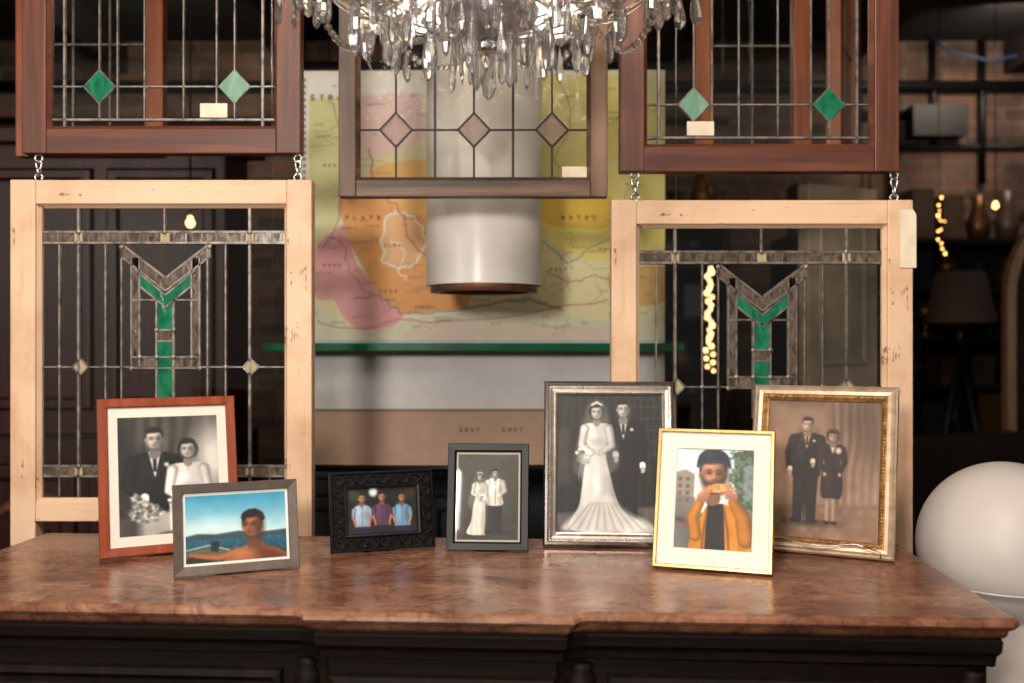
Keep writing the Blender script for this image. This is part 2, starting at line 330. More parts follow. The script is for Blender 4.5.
        s.line([(cx,sh+.15*H),(cx+.008*H,sh+.39*H)],.004*H,su*.4,.006*H); s.ell(cx+.065*H,sh+.06*H,.014*H,.013*H,(205,205,200),.01*H)
        s.head(cx,top+.068*H,.064*H,skin,hair,turn=.06)
    def bride(s,cx,top,H,skin,hair,gown=(228,226,222),train=0,bouq=-1,veil=True):
        g=np.array(gown,float); sh=top+.165*H
        if veil: s.poly([(cx-.05*H,top-.01*H),(cx+.05*H,top-.01*H),(cx+.11*H,sh),(cx+.17*H,sh+.35*H),(cx-.18*H,sh+.4*H),(cx-.12*H,sh)],g*.6,.04*H,True,.5)
        P=[(cx-.03*H,sh-.01*H),(cx-.1*H,sh+.01*H),(cx-.088*H,sh+.12*H),(cx-.07*H,sh+.22*H),(cx-.105*H,sh+.38*H),(cx-.14*H,top+.8*H),(cx-.2*H,top+1.0*H),(cx+(.16+train*.2)*H,top+1.02*H),(cx+(.2+train*.36)*H,top+.99*H),(cx+(.13+train*.1)*H,top+.84*H),(cx+.1*H,sh+.38*H),(cx+.07*H,sh+.22*H),(cx+.088*H,sh+.12*H),(cx+.1*H,sh+.01*H),(cx+.03*H,sh-.01*H)]
        mk=s.polymask(P,0,True); k=np.clip((s.Y-sh-.2*H)/(.3*H),0,1); u=(s.X-cx+s.nz(.2*H,9)*.03*H)/(1+.9*np.clip((s.Y-sh)/H,0,1))
        f=(np.sin(u*2*math.pi/(.06*H))*8+np.sin(u*2*math.pi/(.023*H)+2)*3+np.sin(u*2*math.pi/(.15*H)+1)*12)*k
        col=np.clip(g-26+f[...,None]-24*np.clip((s.X-cx)/(.1*H),-1.2,1.2)[...,None],0,244); s.mix(mk,col)
        s.ell(cx-.03*H,sh+.09*H,.03*H,.03*H,g*1.03,.03*H,al=.8); s.ell(cx+.03*H,sh+.14*H,.06*H,.025*H,g*.7,.04*H,al=.5)
        for e in (-1,1): s.limb([(cx+e*.095*H,sh+.035*H),(cx+e*.12*H,sh+.17*H),(cx+e*(.03)*H,sh+.23*H)],[.036*H,.028*H,.021*H],g*(.84 if e>0 else .95)); s.hand(cx+e*.015*H,sh+.235*H,.014*H,np.array(skin,float)*.9,90-e*60)
        s.poly([(cx-.032*H,sh-.03*H),(cx+.032*H,sh-.03*H),(cx,sh+.05*H)],np.array(skin,float)*.86)
        bx=cx+bouq*.06*H; by=sh+.25*H
        for k in range(26):
            a=k*2.4; rr=.011*H*math.sqrt(k); s.ell(bx+rr*math.cos(a)*1.1,by+rr*math.sin(a)*1.25,.015*H,.013*H,np.array((236,234,230))*(1-.6*((k*7)%5)/5),.008*H)
        for k in range(5): s.line([(bx+(k-2)*.012*H,by+.05*H),(bx+(k-2)*.022*H,by+.2*H)],.003*H,(215,215,210),al=.6)
        s.head(cx,top+.068*H,.06*H,skin,hair,True,turn=-.05)
        if veil: s.line([(cx-.04*H,top+.012*H),(cx,top-.01*H),(cx+.04*H,top+.012*H)],.008*H,(222,222,220),.01*H)
    def mesh(s,name,w,h,parent,mat,y=0,z0=0,x0=None,fl=0):
        if x0 is None: x0=-w/2
        nx,ny=s.nx,s.ny; X=x0+s.X/s.w*w; Z=z0+h-s.Y/s.h*h; Yy=np.full(X.shape,float(y))
        if fl: Yy=Yy+fl*np.sin(X*9)*.5+fl*np.sin(Z*5+X*4)
        co=np.stack([X,Yy,Z],-1).reshape(-1,3); i=np.arange(ny)[:,None]*(nx+1)+np.arange(nx)[None]
        F=np.stack([i,i+nx+1,i+nx+2,i+1],-1).reshape(-1,4)
        me=bpy.data.meshes.new(name); me.vertices.add(len(co)); me.vertices.foreach_set('co',co.ravel()); me.loops.add(F.size); me.loops.foreach_set('vertex_index',F.ravel().astype(np.int32))
        me.polygons.add(len(F)); me.polygons.foreach_set('loop_start',np.arange(0,F.size,4,dtype=np.int32)); me.polygons.foreach_set('loop_total',np.full(len(F),4,dtype=np.int32)); me.update(calc_edges=True)
        c=np.ones((len(co),4)); c[:,:3]=lin(np.clip(s.a,0,255)).reshape(-1,3); at=me.color_attributes.new(name='Col',type='FLOAT_COLOR',domain='POINT'); at.data.foreach_set('color',c.ravel())
        me.materials.append(mat); me.polygons.foreach_set('use_smooth',[True]*len(F)); me.validate(); o=bpy.data.objects.new(name,me); S.collection.objects.link(o); o.parent=parent; return o
def printmat(name,rough,coat):
    m,nt,p=newmat(name); a=nt.nodes.new('ShaderNodeAttribute'); a.attribute_name='Col'; nt.links.new(a.outputs['Color'],p.inputs['Base Color'])
    p.inputs['Roughness'].default_value=rough; p.inputs['Coat Weight'].default_value=coat; p.inputs['Coat Roughness'].default_value=.03; return m
M_print=printmat('photo_print',.55,.35); M_map=printmat('map_print',.6,0)

# ------------------------------------------------------------------ room shell
CZ=1.32
def slab(name,a,b,m):
    q=MB(); q.box(a,b); return q.obj(name,m)
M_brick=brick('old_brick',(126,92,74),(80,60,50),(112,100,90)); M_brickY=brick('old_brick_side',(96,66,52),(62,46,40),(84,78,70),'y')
M_floor=simple('dark_floor',(36,28,24),.5,0,.3,4); M_ceil=simple('ceiling_paint',(20,18,17),.8,0,.2,3)
slab('floor',(-4,-2,-.1),(4.6,5.6,0),M_floor); slab('ceiling',(-4,-2,3.0),(4.6,5.6,3.1),M_ceil)
slab('wall_back',(-4.0,5.6,-.1),(4.6,5.75,3.1),M_brick); slab('wall_left',(-4.15,-2,-.1),(-4,5.75,3.1),M_brickY); slab('wall_right',(4.6,-2,-.1),(4.75,5.75,3.1),M_brickY)
q=MB()
for x in (-3.2,-2.2,-1.2,-.2,.8,1.8,2.8,3.8): q.box((x-.05,2.0,2.82),(x+.05,5.6,3.0))
q.obj('ceiling_joists',wood('joist',(20,14,11),(48,34,26),'y',.7))
cp=empty('conduit_pipe',(0,0,0))
q=MB(); q.tube([(-3.9,5.565,2.74),(4.5,5.565,2.74)],.034); q.tube([(1.9,5.58,2.4),(4.5,5.58,2.42)],.018); q.tube([(2.35,5.58,2.4),(2.35,5.58,2.998)],.018); q.box((2.2,5.48,2.45),(2.5,5.599,2.62)); q.tube([(3.0,5.57,1.0),(3.0,5.57,2.998)],.028); q.tube([(2.12,5.57,.0),(2.12,5.57,2.998)],.022)
q.tube([(-3.9,5.575,2.55),(1.2,5.575,2.55)],.022); q.tube([(2.62,5.575,2.2),(2.62,5.575,2.998)],.022); q.tube([(1.9,5.57,2.58),(2.2,5.57,2.58)],.026)
q.obj('pipes_and_box',M_black,cp)
q=MB(); q.tube([(2.3,5.5,2.998),(2.38,5.45,2.9),(2.6,5.42,2.84),(2.85,5.46,2.9),(3.1,5.5,2.998)],.008); q.obj('blue_cable',simple('blue_cable',(30,50,84),.5),cp)

# ------------------------------------------------------------------ sideboard
a3=math.radians(-3.5)
zt=.95
sb=empty('marble_top_sideboard',(0.679-.81*math.cos(a3), 1.326-.81*math.sin(a3),0),(0,0,a3))
Wd,Dp=.81,.52
out=[(-Wd,0),(-.175,0),(-.165,-.004),(-.155,-.02),(.215,-.02),(.225,-.004),(.235,0),(Wd-.012,0),(Wd,.012),(Wd,Dp),(-Wd,Dp)]
def offset(P,d):
    n=len(P); R=[]
    for i in range(n):
        a,b,c=Vector(P[i-1]),Vector(P[i]),Vector(P[(i+1)%n]); e1=(b-a).normalized(); e2=(c-b).normalized()
        n1=Vector((-e1.y,e1.x)); n2=Vector((-e2.y,e2.x)); m=(n1+n2).normalized(); k=d/max(.5,m.dot(n1)); R.append((b.x+m.x*k,b.y+m.y*k))
    return R
def stack(q,prof,P,mi=0):
    n=len(P); vs=[];fs=[]
    for d,z in prof: vs+=[(x,y,z) for x,y in offset(P,d)]
    for j in range(len(prof)-1):
        for i in range(n): fs.append((j*n+i,j*n+(i+1)%n,(j+1)*n+(i+1)%n,(j+1)*n+i))
    fs.append(tuple(range(n-1,-1,-1))); fs.append(tuple(range((len(prof)-1)*n,len(prof)*n))); q.add(vs,fs,mi)
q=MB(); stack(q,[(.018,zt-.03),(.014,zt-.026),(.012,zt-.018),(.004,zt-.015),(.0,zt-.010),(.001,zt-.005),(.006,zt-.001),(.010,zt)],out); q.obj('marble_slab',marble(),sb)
q=MB()
stack(q,[(.03,zt-.07),(.028,zt-.058),(.02,zt-.05),(.018,zt-.036),(.022,zt-.0305)],out)
stack(q,[(.045,.1),(.045,zt-.071)],out)
stack(q,[(.03,.0),(.03,.07),(.038,.085),(.044,.0995)],out)
q.obj('carcass',M_dark,sb,.002)
q=MB()
def panel(x0,x1,z0,z1,y):
    q.ring(x0,z0,x1,z1,[(0,y),(.003,y-.012),(.012,y-.014),(.02,y-.006),(.028,y-.006),(.034,y-.012),(.034,y)])
    q.box((x0+.034,y-.013,z0+.034),(x1-.034,y,z1-.034))
for x0,x1,yy in ((-.73,-.2,.046),(-.13,.19,.026),(.26,.73,.046)):
    panel(x0,x1,.7,.855,yy)
    panel(x0,x1,.14,.68,yy)
for x in (-.76,-.165,.225,.76):
    q.lathe([(.001,.1),(.02,.1),(.02,.14),(.014,.16),(.017,.4),(.018,.6),(.014,.8),(.02,.83),(.02,.85),(.014,.86),(.017,.868),(.001,.872)],14,0,True,Matrix.Translation((x,.045,0)))
q.obj('drawer_and_door_panels',[M_darkv],sb)
q=MB()
for x,yy in ((-.58,.03),(-.35,.03),(-.04,.01),(.1,.01),(.38,.03),(.6,.03)):
    q.torus((x,yy-.02,.765),.02,.003); q.ball((x,yy-.012,.785),.009)
q.obj('drawer_pulls',simple('aged_brass',(120,90,50),.4,.9),sb)

# ------------------------------------------------------------------ window sashes
U=.002; WY=2.0
def sash(name,cx,top,w,htot,st,railt,railb,horn,mv,mh,th=.036,gl=None):
    e=empty(name,(cx,WY,top)); q=MB()
    q.box((-w/2,-th/2,-htot),(-w/2+st,th/2,0)); q.box((w/2-st,-th/2,-htot),(w/2,th/2,0))
    q.box((-w/2+st+.0002,-th/2+.001,-railt),(w/2-st-.0002,th/2-.001,-.0005),1); q.box((-w/2+st+.0002,-th/2+.001,-htot+horn),(w/2-st-.0002,th/2-.001,-htot+horn+railb),1)
    q.obj('wood_frame',[mv,mh],e,.0022)
    q=MB(); q.ring(-w/2+st,-htot+horn+railb,w/2-st,-railt,[(0,-.012),(.007,-.004),(.007,.004),(0,.012)]); q.obj('glazing_bead',[mh],e)
    q=MB(); q.box((-w/2+st-.001,-.0012,-htot+horn+railb-.001),(w/2-st+.001,.0012,-railt+.001)); q.obj('glass_pane',gl or M_glass,e)
    return e
def chain(q,x,z0,z1,y=0):
    n=max(2,int((z1-z0)/.013)); L=(z1-z0)/n
    for i in range(n):
        c=(x,y,z0+(i+.5)*L); q.torus(c,L*.58,.0022,'y' if i%2 else 'x',0,14,6,.7,1.15)
def eye(q,x,z,up=1):
    q.tube([(x,0,z),(x,0,z-.012*up)],.0028); q.torus((x,0,z+.007*up),.0075,.0024)

def lower_window(cx,top):
    e=sash('stained_glass_window',cx,top,.598,.734,.05,.048,.038,.056,M_pv,M_ph)
    T=lambda x,y:((x-164)*U,-(y-181)*U)
    q=MB(); 
    def ln(x0,y0,x1,y1,w=3): q.bar(T(x0,y0),T(x1,y1),w*U*1.25,-.004,.004)
    for x in (79,250): ln(x,206,x,500,3)
    for x in (60,106,122,208,226): ln(x,243,x,466,1.8)
    ln(165,206,165,232,2)
    for y in (232,243,466,476): ln(41,y,289,y,2.6)
    for x in (60,106,165,226,270): ln(x,476,x,500,1.8)
    V=lambda o:[(122,247+o),(166,281+o),(210,247+o)]
    for o,w in ((-3,2.6),(10,2.2)): 
        P=V(o); ln(*P[0],*P[1],w); ln(*P[1],*P[2],w)
    ln(136,270,166,295,2.2); ln(166,295,196,270,2.2); ln(140,286,166,307,2.4); ln(166,307,192,286,2.4)
    for x in (122,210): ln(x,243,x,258,2.4)
    for x in (132,140,192,200): ln(x,258,x,368,2.2)
    for y in (300,357,368): ln(132,y,157,y,2); ln(174,y,200,y,2)
    for x in (157,174): ln(x,300,x,398,2.6)
    for y in (330,341,357,368,398): ln(157,y,174,y,2)
    ln(165.5,398,165.5,466,2)
    for cxp in (81,251):
        for s1,s2,s3,s4 in ((0,-8,8,0),(8,0,0,8),(0,8,-8,0),(-8,0,0,-8)): ln(cxp+s1,367+s2,cxp+s3,367+s4,2)
    ln(41,367,73,367,1.8); ln(89,367,132,367,1.8); ln(200,367,243,367,1.8); ln(259,367,289,367,1.8)
    for x,y in ((79,232),(250,232),(165,232),(79,466),(250,466),(122,247),(210,247),(79,243),(250,243),(132,368),(200,368),(140,357),(192,357),(106,367),(226,367),(60,367),(106,466),(226,466),(157,330),(174,330),(157,357),(174,357)):
        c=T(x,y); q.ball((c[0],-.004,c[1]),.0055,0,8,(1,.4,1))
    q.obj('lead_cames',M_lead,e)
    q=MB(); 
    def pc(P,mi): q.prism([T(*p) for p in P],-.0026,.0026,mi)
    R=lambda x0,y0,x1,y1:[(x0,y1),(x1,y1),(x1,y0),(x0,y0)]
    xs=[41,75,83,161,170,246,254,289]
    for i in range(7): pc(R(xs[i],233,xs[i+1],242),2 if i%2 else 1)
    for i in range(7): pc(R(xs[i],467,xs[i+1],475),2 if i%2 else 1)
    pc([(122,245),(166,279),(166,290),(122,256)],1); pc([(166,279),(210,245),(210,256),(166,290)],1)
    pc([(137,271),(166,296),(166,306),(140,285)],0); pc([(166,296),(195,271),(192,285),(166,306)],0)
    pc(R(158,304,173,329),0); pc(R(158,331,173,340),1); pc(R(158,342,173,356),0); pc(R(158,358,173,367),0); pc(R(158,369,173,397),0)
    pc(R(133,258,139,356),1); pc(R(193,258,199,356),1); pc(R(133,358,156,367),1); pc(R(175,358,199,367),1)
    for cxp in (81,251): pc([(cxp,360),(cxp-7,367),(cxp,374),(cxp+7,367)],2)
    q.obj('art_glass_pieces',[M_green,M_rough,M_amber],e)
    return e
lw1=lower_window(-.696,1.641); lw2=lower_window(.496,1.601)
q=MB(); q.prism([(.272,-.02),(.298,-.02),(.304,-.03),(.304,-.135),(.272,-.135)],-.0215,-.0205); q.tube([(.285,-.0208,-.022),(.29,-.019,0.0)],.0007); q.obj('price_tag',M_paper,lw2)
for e,h in ((lw1,.052),(lw2,.058)):
    q=MB(); 
    for x in (-.25,.268): eye(q,x,.0); chain(q,x,.012,h-.014); eye(q,x,h,-1)
    q.obj('hanging_chain',M_chrome,e)

def upper_window(cx,bot,colL,colR,tagx):
    H=.78; e=sash('stained_glass_window',cx,bot+H,.553,H,.048,.05,.05,0,M_bv,M_bh)
    T=lambda x,y:((x-163)*U,-H+(155-y)*U)
    q=MB()
    def ln(x0,y0,x1,y1,w=2.4): q.bar(T(x0,y0),T(x1,y1),w*U*1.15,-.004,.004)
    for y in (120,87,-60,-200): ln(50,y,276,y,2.2 if y!=120 else 3)
    for x in (64,262): ln(x,130,x,-210,3)
    for x in (99,117,144,183,216,234): ln(x,120,x,-210,1.8)
    g=MB()
    for i,cxp in enumerate((99,234)):
        D=[(cxp,71),(cxp-15,87),(cxp,103),(cxp+15,87)]
        for k in range(4): ln(*D[k],*D[(k+1)%4],2.6)
        g.prism([T(*p) for p in D],-.0045,.0045,(colL,colR)[i])
    for i,cxp in enumerate((99,234)):
        D=[(cxp,-76),(cxp-15,-60),(cxp,-44),(cxp+15,-60)]
        g.prism([T(*p) for p in D],-.0045,.0045,(colL,colR)[i])
    q.obj('lead_cames',M_lead,e); g.obj('green_diamonds',[M_green,M_ltgreen],e)
    q=MB(); q.prism([T(tagx,118),T(tagx+27,118),T(tagx+27,104),T(tagx,104)],-.0055,-.0047); q.obj('price_label',M_paper,e)
    q=MB()
    for x in (-.25,.25): eye(q,x,0); q.tube([(x,0,.012),(x,0,3.0-(bot+H)-.005)],.0012)
    q.obj('hanging_wires',M_chrome,e)
    return e
upper_window(-.696,1.693,0,1,200); upper_window(.491,1.657,1,0,92)
def centre_window():
    H=.72; bot=1.607
    e=sash('leaded_glass_window',-.077,bot+H,.534,H,.034,.034,.034,0,M_wv,M_wh,.036,M_glassC)
    T=lambda x,y:((x-473.5)*U,-H+(198-y)*U)
    q=MB(); g=MB()
    def ln(x0,y0,x1,y1,w=2.2): q.bar(T(x0,y0),T(x1,y1),w*U,-.0045,.0045)
    ln(358,130,381,130); ln(411,130,459,130); ln(489,130,537,130); ln(567,130,589,130)
    for x in (396,474,552): ln(x,181,x,146); ln(x,114,x,-140)
    for x in (435,513): ln(x,181,x,-140,2.6)
    ln(358,-40,589,-40)
    for cxp in (396,474,552):
        D=[(cxp,113),(cxp-16,130),(cxp,147),(cxp+16,130)]
        for k in range(4): ln(*D[k],*D[(k+1)%4],2.4)
        g.prism([T(*p) for p in D],-.003,.003)
    q.obj('lead_cames',M_leadD,e); g.obj('opal_diamonds',M_irid,e)
    q=MB(); q.prism([T(562,180),T(590,180),T(590,167),T(562,167)],-.0042,-.0032); q.obj('price_label',M_paper,e)
    q=MB()
    for x in (-.24,.24): eye(q,x,0); q.tube([(x,0,.012),(x,0,3.0-(bot+H)-.005)],.0012)
    q.obj('hanging_wires',M_chrome,e)
centre_window()
def plain_sash(cx,cy,bot,w,h,rot,mv,mh,grid=(3,3)):
    e=empty('salvaged_window_sash',(cx,cy,bot),(0,0,rot)); q=MB(); st=.045
    q.box((-w/2,-.018,0),(-w/2+st,.018,h)); q.box((w/2-st,-.018,0),(w/2,.018,h)); q.box((-w/2+st+.0002,-.017,0),(w/2-st-.0002,.017,st),1); q.box((-w/2+st+.0002,-.017,h-st),(w/2-st-.0002,.017,h),1)
    q.obj('wood_frame',[mv,mh],e,.002)
    q=MB()
    for i in range(1,grid[0]): x=-w/2+st+(w-2*st)*i/grid[0]; q.bar((x,st),(x,h-st),.006,-.004,.004)
    for i in range(1,grid[1]): z=st+(h-2*st)*i/grid[1]; q.bar((-w/2+st,z),(w/2-st,z),.006,-.0035,.0035)
    q.obj('lead_cames',M_lead,e)
    q=MB(); q.box((-w/2+st,-.001,st),(w/2-st,.001,h-st)); q.obj('glass_pane',M_glass,e)
    q=MB()
    for x in (-w/2+.03,w/2-.03): q.tube([(x,0,h-.001),(x,0,2.995-bot)],.0015)
    q.obj('hanging_wires',M_chrome,e)
M_bv2=wood('honey_wood_v',(116,54,28),(184,102,58),'z'); M_bh2=wood('honey_wood_h',(116,54,28),(184,102,58),'x')
plain_sash(-1.05,2.5,1.78,.365,.8,0,M_bv2,M_bh2); plain_sash(.60,2.5,1.76,.29,.85,0,M_bv2,M_bh2,(2,3)); plain_sash(.87,2.62,1.80,.3,.8,math.radians(62),M_bv2,M_bh2,(2,3))

# ------------------------------------------------------------------ hanging map
def draw_map():
    c=Cv(365,398,460,(232,222,174))
    n=c.nz(38,2); n2=c.nz(9,4)
    c.mix((n>.55)*1.0,(240,232,204),.7)
    O=lambda P:[(x-300,y-68) for x,y in P]
    c.poly(O([(300,100),(345,95),(352,150),(346,205),(322,240),(300,240)]),(220,214,150),2,True,.8)
    c.poly(O([(352,80),(425,75),(428,128),(400,150),(362,150)]),(240,206,200),2,True)
    c.poly(O([(430,70),(535,70),(540,150),(470,160),(430,130)]),(244,236,206),3,True)
    c.poly(O([(535,70),(640,70),(668,240),(610,255),(545,232),(538,190)]),(242,230,140),3,True)
    c.poly(O([(300,70),(440,66),(500,80),(440,92),(300,98)]),(242,238,230),2)
    c.poly(O([(316,250),(332,232),(348,226),(356,262),(382,292),(404,315),(372,336),(345,318),(334,300),(316,296)]),(234,168,170),1,True)
    c.poly(O([(344,196),(430,190),(470,196),(470,300),(440,310),(402,312),(378,292),(360,262),(346,230)]),(236,168,100),1,True)
    c.poly(O([(384,262),(384,222),(400,212),(420,224),(424,252),(404,268)]),(240,190,138),1,True)
    c.poly(O([(372,170),(430,160),(470,175),(470,200),(430,215),(392,205)]),(242,192,112),1,True)
    c.poly(O([(541,198),(610,196),(610,226),(572,228),(545,222)]),(240,200,74),1,True)
    c.poly(O([(545,226),(590,230),(668,222),(668,262),(600,262),(560,250)]),(242,226,128),1,True)
    c.poly(O([(536,255),(600,266),(668,256),(668,330),(540,326)]),(242,232,180),2,True)
    c.poly(O([(610,272),(668,268),(668,300),(622,304)]),(232,170,92),2,True,.8)
    c.poly(O([(316,304),(360,330),(420,318),(500,306),(610,322),(668,316),(668,341),(316,341)]),(224,220,196),2,True,.8)
    c.poly(O([(420,326),(500,322),(610,330),(610,341),(420,341)]),(232,204,192),2,True,.6)
    def wob(P,w,col,al=1): 
        Q=smooth_closed(P+P[::-1][1:-1],5); Q=[(x+2.2*math.sin(x*.5+y*.3),y+1.6*math.sin(x*.7)) for x,y in Q]; c.line(Q[:len(Q)//2+2],w,col,0,al)
    wob(O([(384,262),(384,222),(400,212),(420,224),(424,252),(404,268),(384,262)]),1.0,(246,236,220))
    wob(O([(390,240),(404,250),(398,268),(408,280)]),.7,(246,236,220),.9)
    wob(O([(318,248),(334,238),(346,252),(350,272),(372,296)]),.7,(200,110,110),.7)
    wob(O([(352,300),(378,296),(402,312),(440,312),(520,300),(560,310)]),1.0,(160,130,150),.7)
    wob(O([(318,320),(360,330),(400,318),(460,322),(610,300)]),.7,(190,100,90),.6)
    wob(O([(370,150),(378,190),(400,210),(418,250),(470,260)]),.7,(180,80,70),.7)
    wob(O([(545,270),(570,282),(600,276),(640,290)]),.6,(190,120,60),.7); wob(O([(560,70),(570,120),(556,160),(580,198)]),.7,(200,120,70),.6)
    wob(O([(545,240),(570,262),(610,240),(660,262)]),.7,(110,136,160),.6); wob(O([(330,100),(345,160),(340,210),(322,250)]),.7,(110,136,160),.6)
    for k in range(38):
        x=rng.uniform(15,360); y=rng.uniform(20,262); P=[(x,y)]
        for j in range(4): x+=rng.uniform(-16,22); y+=rng.uniform(-12,12); P.append((x,min(max(y,4),268)))
        c.line(P,.35,(160,130,110),0,.5)
    for k in range(120):
        x=rng.uniform(12,350); y=rng.uniform(16,262)
        for j in range(rng.randint(3,8)): c.line([(x+j*2.6,y-.8),(x+j*2.6+rng.uniform(-.6,.8),y+.9)],.42,(104,84,74),0,.6)
    def glyph(ch,x,y,h,col,r=.8):
        G={'S':[(2.6,0),(.4,0),(0,1.2),(.4,2),(2.2,2.2),(2.6,3.2),(2.2,4),(0,4)],'T':[(0,0),(3,0),None,(1.5,0),(1.5,4)],'R':[(0,4),(0,0),(2.2,0),(2.6,1),(2.2,2),(0,2),None,(1.2,2),(2.6,4)],'A':[(0,4),(1.4,0),(2.8,4),None,(.6,2.6),(2.2,2.6)],'M':[(0,4),(0,0),(1.4,2.2),(2.8,0),(2.8,4)],'O':[(1.4,0),(.2,1),(.2,3),(1.4,4),(2.6,3),(2.6,1),(1.4,0)],'P':[(0,4),(0,0),(2.4,0),(2.6,1),(2.4,2),(0,2)],'L':[(0,0),(0,4),(2.6,4)],'E':[(2.6,0),(0,0),(0,4),(2.6,4),None,(0,2),(2,2)]}[ch]
        seg=[]
        for p in G+[None]:
            if p is None:
                if len(seg)>1: c.line(seg,r,col)
                seg=[]
            else: seg.append((x+p[0]*h/4,y+p[1]*h/4))
    for i,chh in enumerate('STRA'): glyph(chh,11+i*9,27,4.6,(110,66,60),.6)
    for x0,t_ in ((46,'PLATE'),(160,'STORE'),(262,'MOTEL')):
        for i,chh in enumerate(t_): glyph(chh,x0+i*8,148,3.2,(74,58,48),.4)
    for x0,y0,t_ in ((24,196,'ROSE'),(84,176,'ALMA'),(80,222,'TAOS'),(250,200,'SALT'),(300,180,'PORT'),(24,96,'REST')):
        for i,chh in enumerate(t_): glyph(chh,x0+i*5,y0,2.4,(110,86,72),.3)
    c.poly([(0,0),(9,0),(9,272),(0,272)],(238,232,220)); c.poly([(0,0),(365,0),(365,7),(0,7)],(238,232,220))
    for k in range(40): c.poly([(3,10+k*6.6),(5.5,10+k*6.6),(5.5,13.3+k*6.6),(3,13.3+k*6.6)],(110,60,60),0,False,.8)
    c.poly([(0,272),(365,272),(365,342),(0,342)],(196,202,212)); c.vgrad(278,342,(228,222,220),(212,206,206))
    c.poly([(0,341),(365,341),(365,398),(0,398)],(174,142,122)); c.poly([(0,341),(365,341),(365,343.5),(0,343.5)],(120,98,84))
    for xx in (160,203):
        for i,chh in enumerate('SMOT'): glyph(chh,xx+i*5.6,360,3.6,(74,54,46),.4)
    c.a+= ((n2-.5)*7)[...,None]; c.folds(0,365,272,398,120,4); return c
mp=empty('hanging_wall_map',(-.0772,2.6,0))
draw_map().mesh('map_sheet',365*.0026,398*.0026,mp,M_map,0,CZ+(341.5-466)*.0026,None,.003)
zr=CZ+(341.5-66)*.0026
q=MB(); q.tube([(-.5,0,zr),(.5,0,zr)],.012,0,12); q.tube([(-.5,0,CZ-.329),(.5,0,CZ-.329)],.009,0,12); q.tube([(-.4,0,zr),(-.4,0,2.995)],.0015); q.tube([(.4,0,zr),(.4,0,2.995)],.0015); q.obj('map_rollers',M_black,mp)
gs=MB(); gs.box((-.62,2.49,CZ-.024),(.43,2.585,CZ-.004)); 
M_gedge=simple('green_glass_edge',(10,96,62),.15,0,.15,10); gso=gs.obj('green_glass_shelf',M_gedge,None,.002)
q=MB()
for x in (-.6,.41): q.tube([(x,2.5,CZ-.003),(x,2.5,2.995)],.0012,0,6)
q.obj('shelf_cables',M_chrome,gso)

# ------------------------------------------------------------------ drum pendant
pl=empty('drum_pendant_lamp',(-.064,2.3,0)); r=.133
q=MB(); q.lathe([(r-.006,1.447),(r,1.447),(r,1.45),(r,2.0),(r-.004,2.003),(r-.006,2.0),(r-.006,1.447)],64); q.obj('white_shade',simple('white_enamel',(240,234,228),.3,0,.02,3,0,0,.4),pl)
q=MB(); q.lathe([(r-.03,1.432),(r-.01,1.432),(r-.01,1.46),(r-.03,1.46),(r-.03,1.432)],48); q.lathe([(.001,1.45),(r-.03,1.45),(r-.03,1.447),(.001,1.447)],48); q.obj('copper_ring',simple('copper',(140,96,74),.45,.5),pl)
q=MB(); q.lathe([(.001,2.003),(r-.004,2.003),(r-.004,2.0),(.001,2.0)],48); q.tube([(0,0,2.0),(0,0,2.995)],.004); q.obj('cord_and_cap',M_black,pl)

# ------------------------------------------------------------------ chandelier
ch=empty('crystal_chandelier',(-.038,1.6,0)); q=MB(); mt=MB()
def drop(x,y,zb,L,w,ty=0,yaw=None):
    yaw=random.uniform(0,3) if yaw is None else yaw
    Mx=Matrix.Translation((x,y,zb))@Matrix.Rotation(yaw,4,'Z')@Matrix.Rotation(random.uniform(-.06,.06),4,'X')@Matrix.Diagonal((1,.55,1,1))
    if ty==0: pr=[(.0003,0),(w*.34,L*.1),(w*.5,L*.28),(w*.42,L*.5),(w*.2,L*.8),(.0008,L)]
    elif ty==1: pr=[(.0003,0),(w*.3,L*.12),(w*.36,L*.2),(w*.24,L*.72),(w*.3,L*.88),(.0008,L)]
    else: pr=[(.0003,0),(w*.4,L*.14),(w*.52,L*.4),(w*.46,L*.66),(w*.2,L*.93),(.0008,L)]
    q.lathe(pr,8,0,False,Mx)
    q.lathe([(.0003,-.007),(.0065,-.003),(.0065,.003),(.0003,.007)],8,0,False,Matrix.Translation((x,y,zb+L+.009))@Matrix.Rotation(yaw,4,'Z')@Matrix.Diagonal((1,.6,1,1)))
    mt.tube([(x,y,zb+L-.001),(x,y,zb+L+.004)],.0006,0,4); mt.tube([(x,y,zb+L+.014),(x,y,zb+L+.022)],.0006,0,4)
def ringof(R,n,zb,L,w,ty,cx=0,cy=0,j=.006,ph=0):
    for i in range(n):
        a=2*math.pi*i/n+ph; drop(cx+R*math.cos(a),cy+R*math.sin(a),zb+random.uniform(-j,j),L*random.uniform(.9,1.1),w,ty)
    mt.torus((cx,cy,zb+L+.022),R,.0018,'z',0,32,5)
ringof(.045,9,1.732,.066,.015,1); ringof(.1,14,1.748,.074,.018,0,j=.014); ringof(.16,20,1.77,.066,.018,0,j=.018,ph=.1); ringof(.215,18,1.79,.055,.021,2,j=.012)
ringof(.075,10,1.79,.05,.014,1,j=.01,ph=.3); ringof(.13,14,1.80,.05,.015,2,j=.01,ph=.2)
drop(0,0,1.705,.055,.024,2)
q.lathe([(.003,1.80),(.03,1.803),(.06,1.815),(.078,1.835),(.082,1.85),(.078,1.85),(.056,1.822),(.028,1.81),(.003,1.808)],32,0,True)
mt.lathe([(.001,1.775),(.012,1.78),(.02,1.79),(.012,1.80),(.03,1.806),(.05,1.82),(.055,1.85),(.045,1.87),(.02,1.89),(.014,1.95),(.03,1.98),(.035,2.02),(.014,2.06),(.01,2.25),(.02,2.28),(.001,2.3)],24)
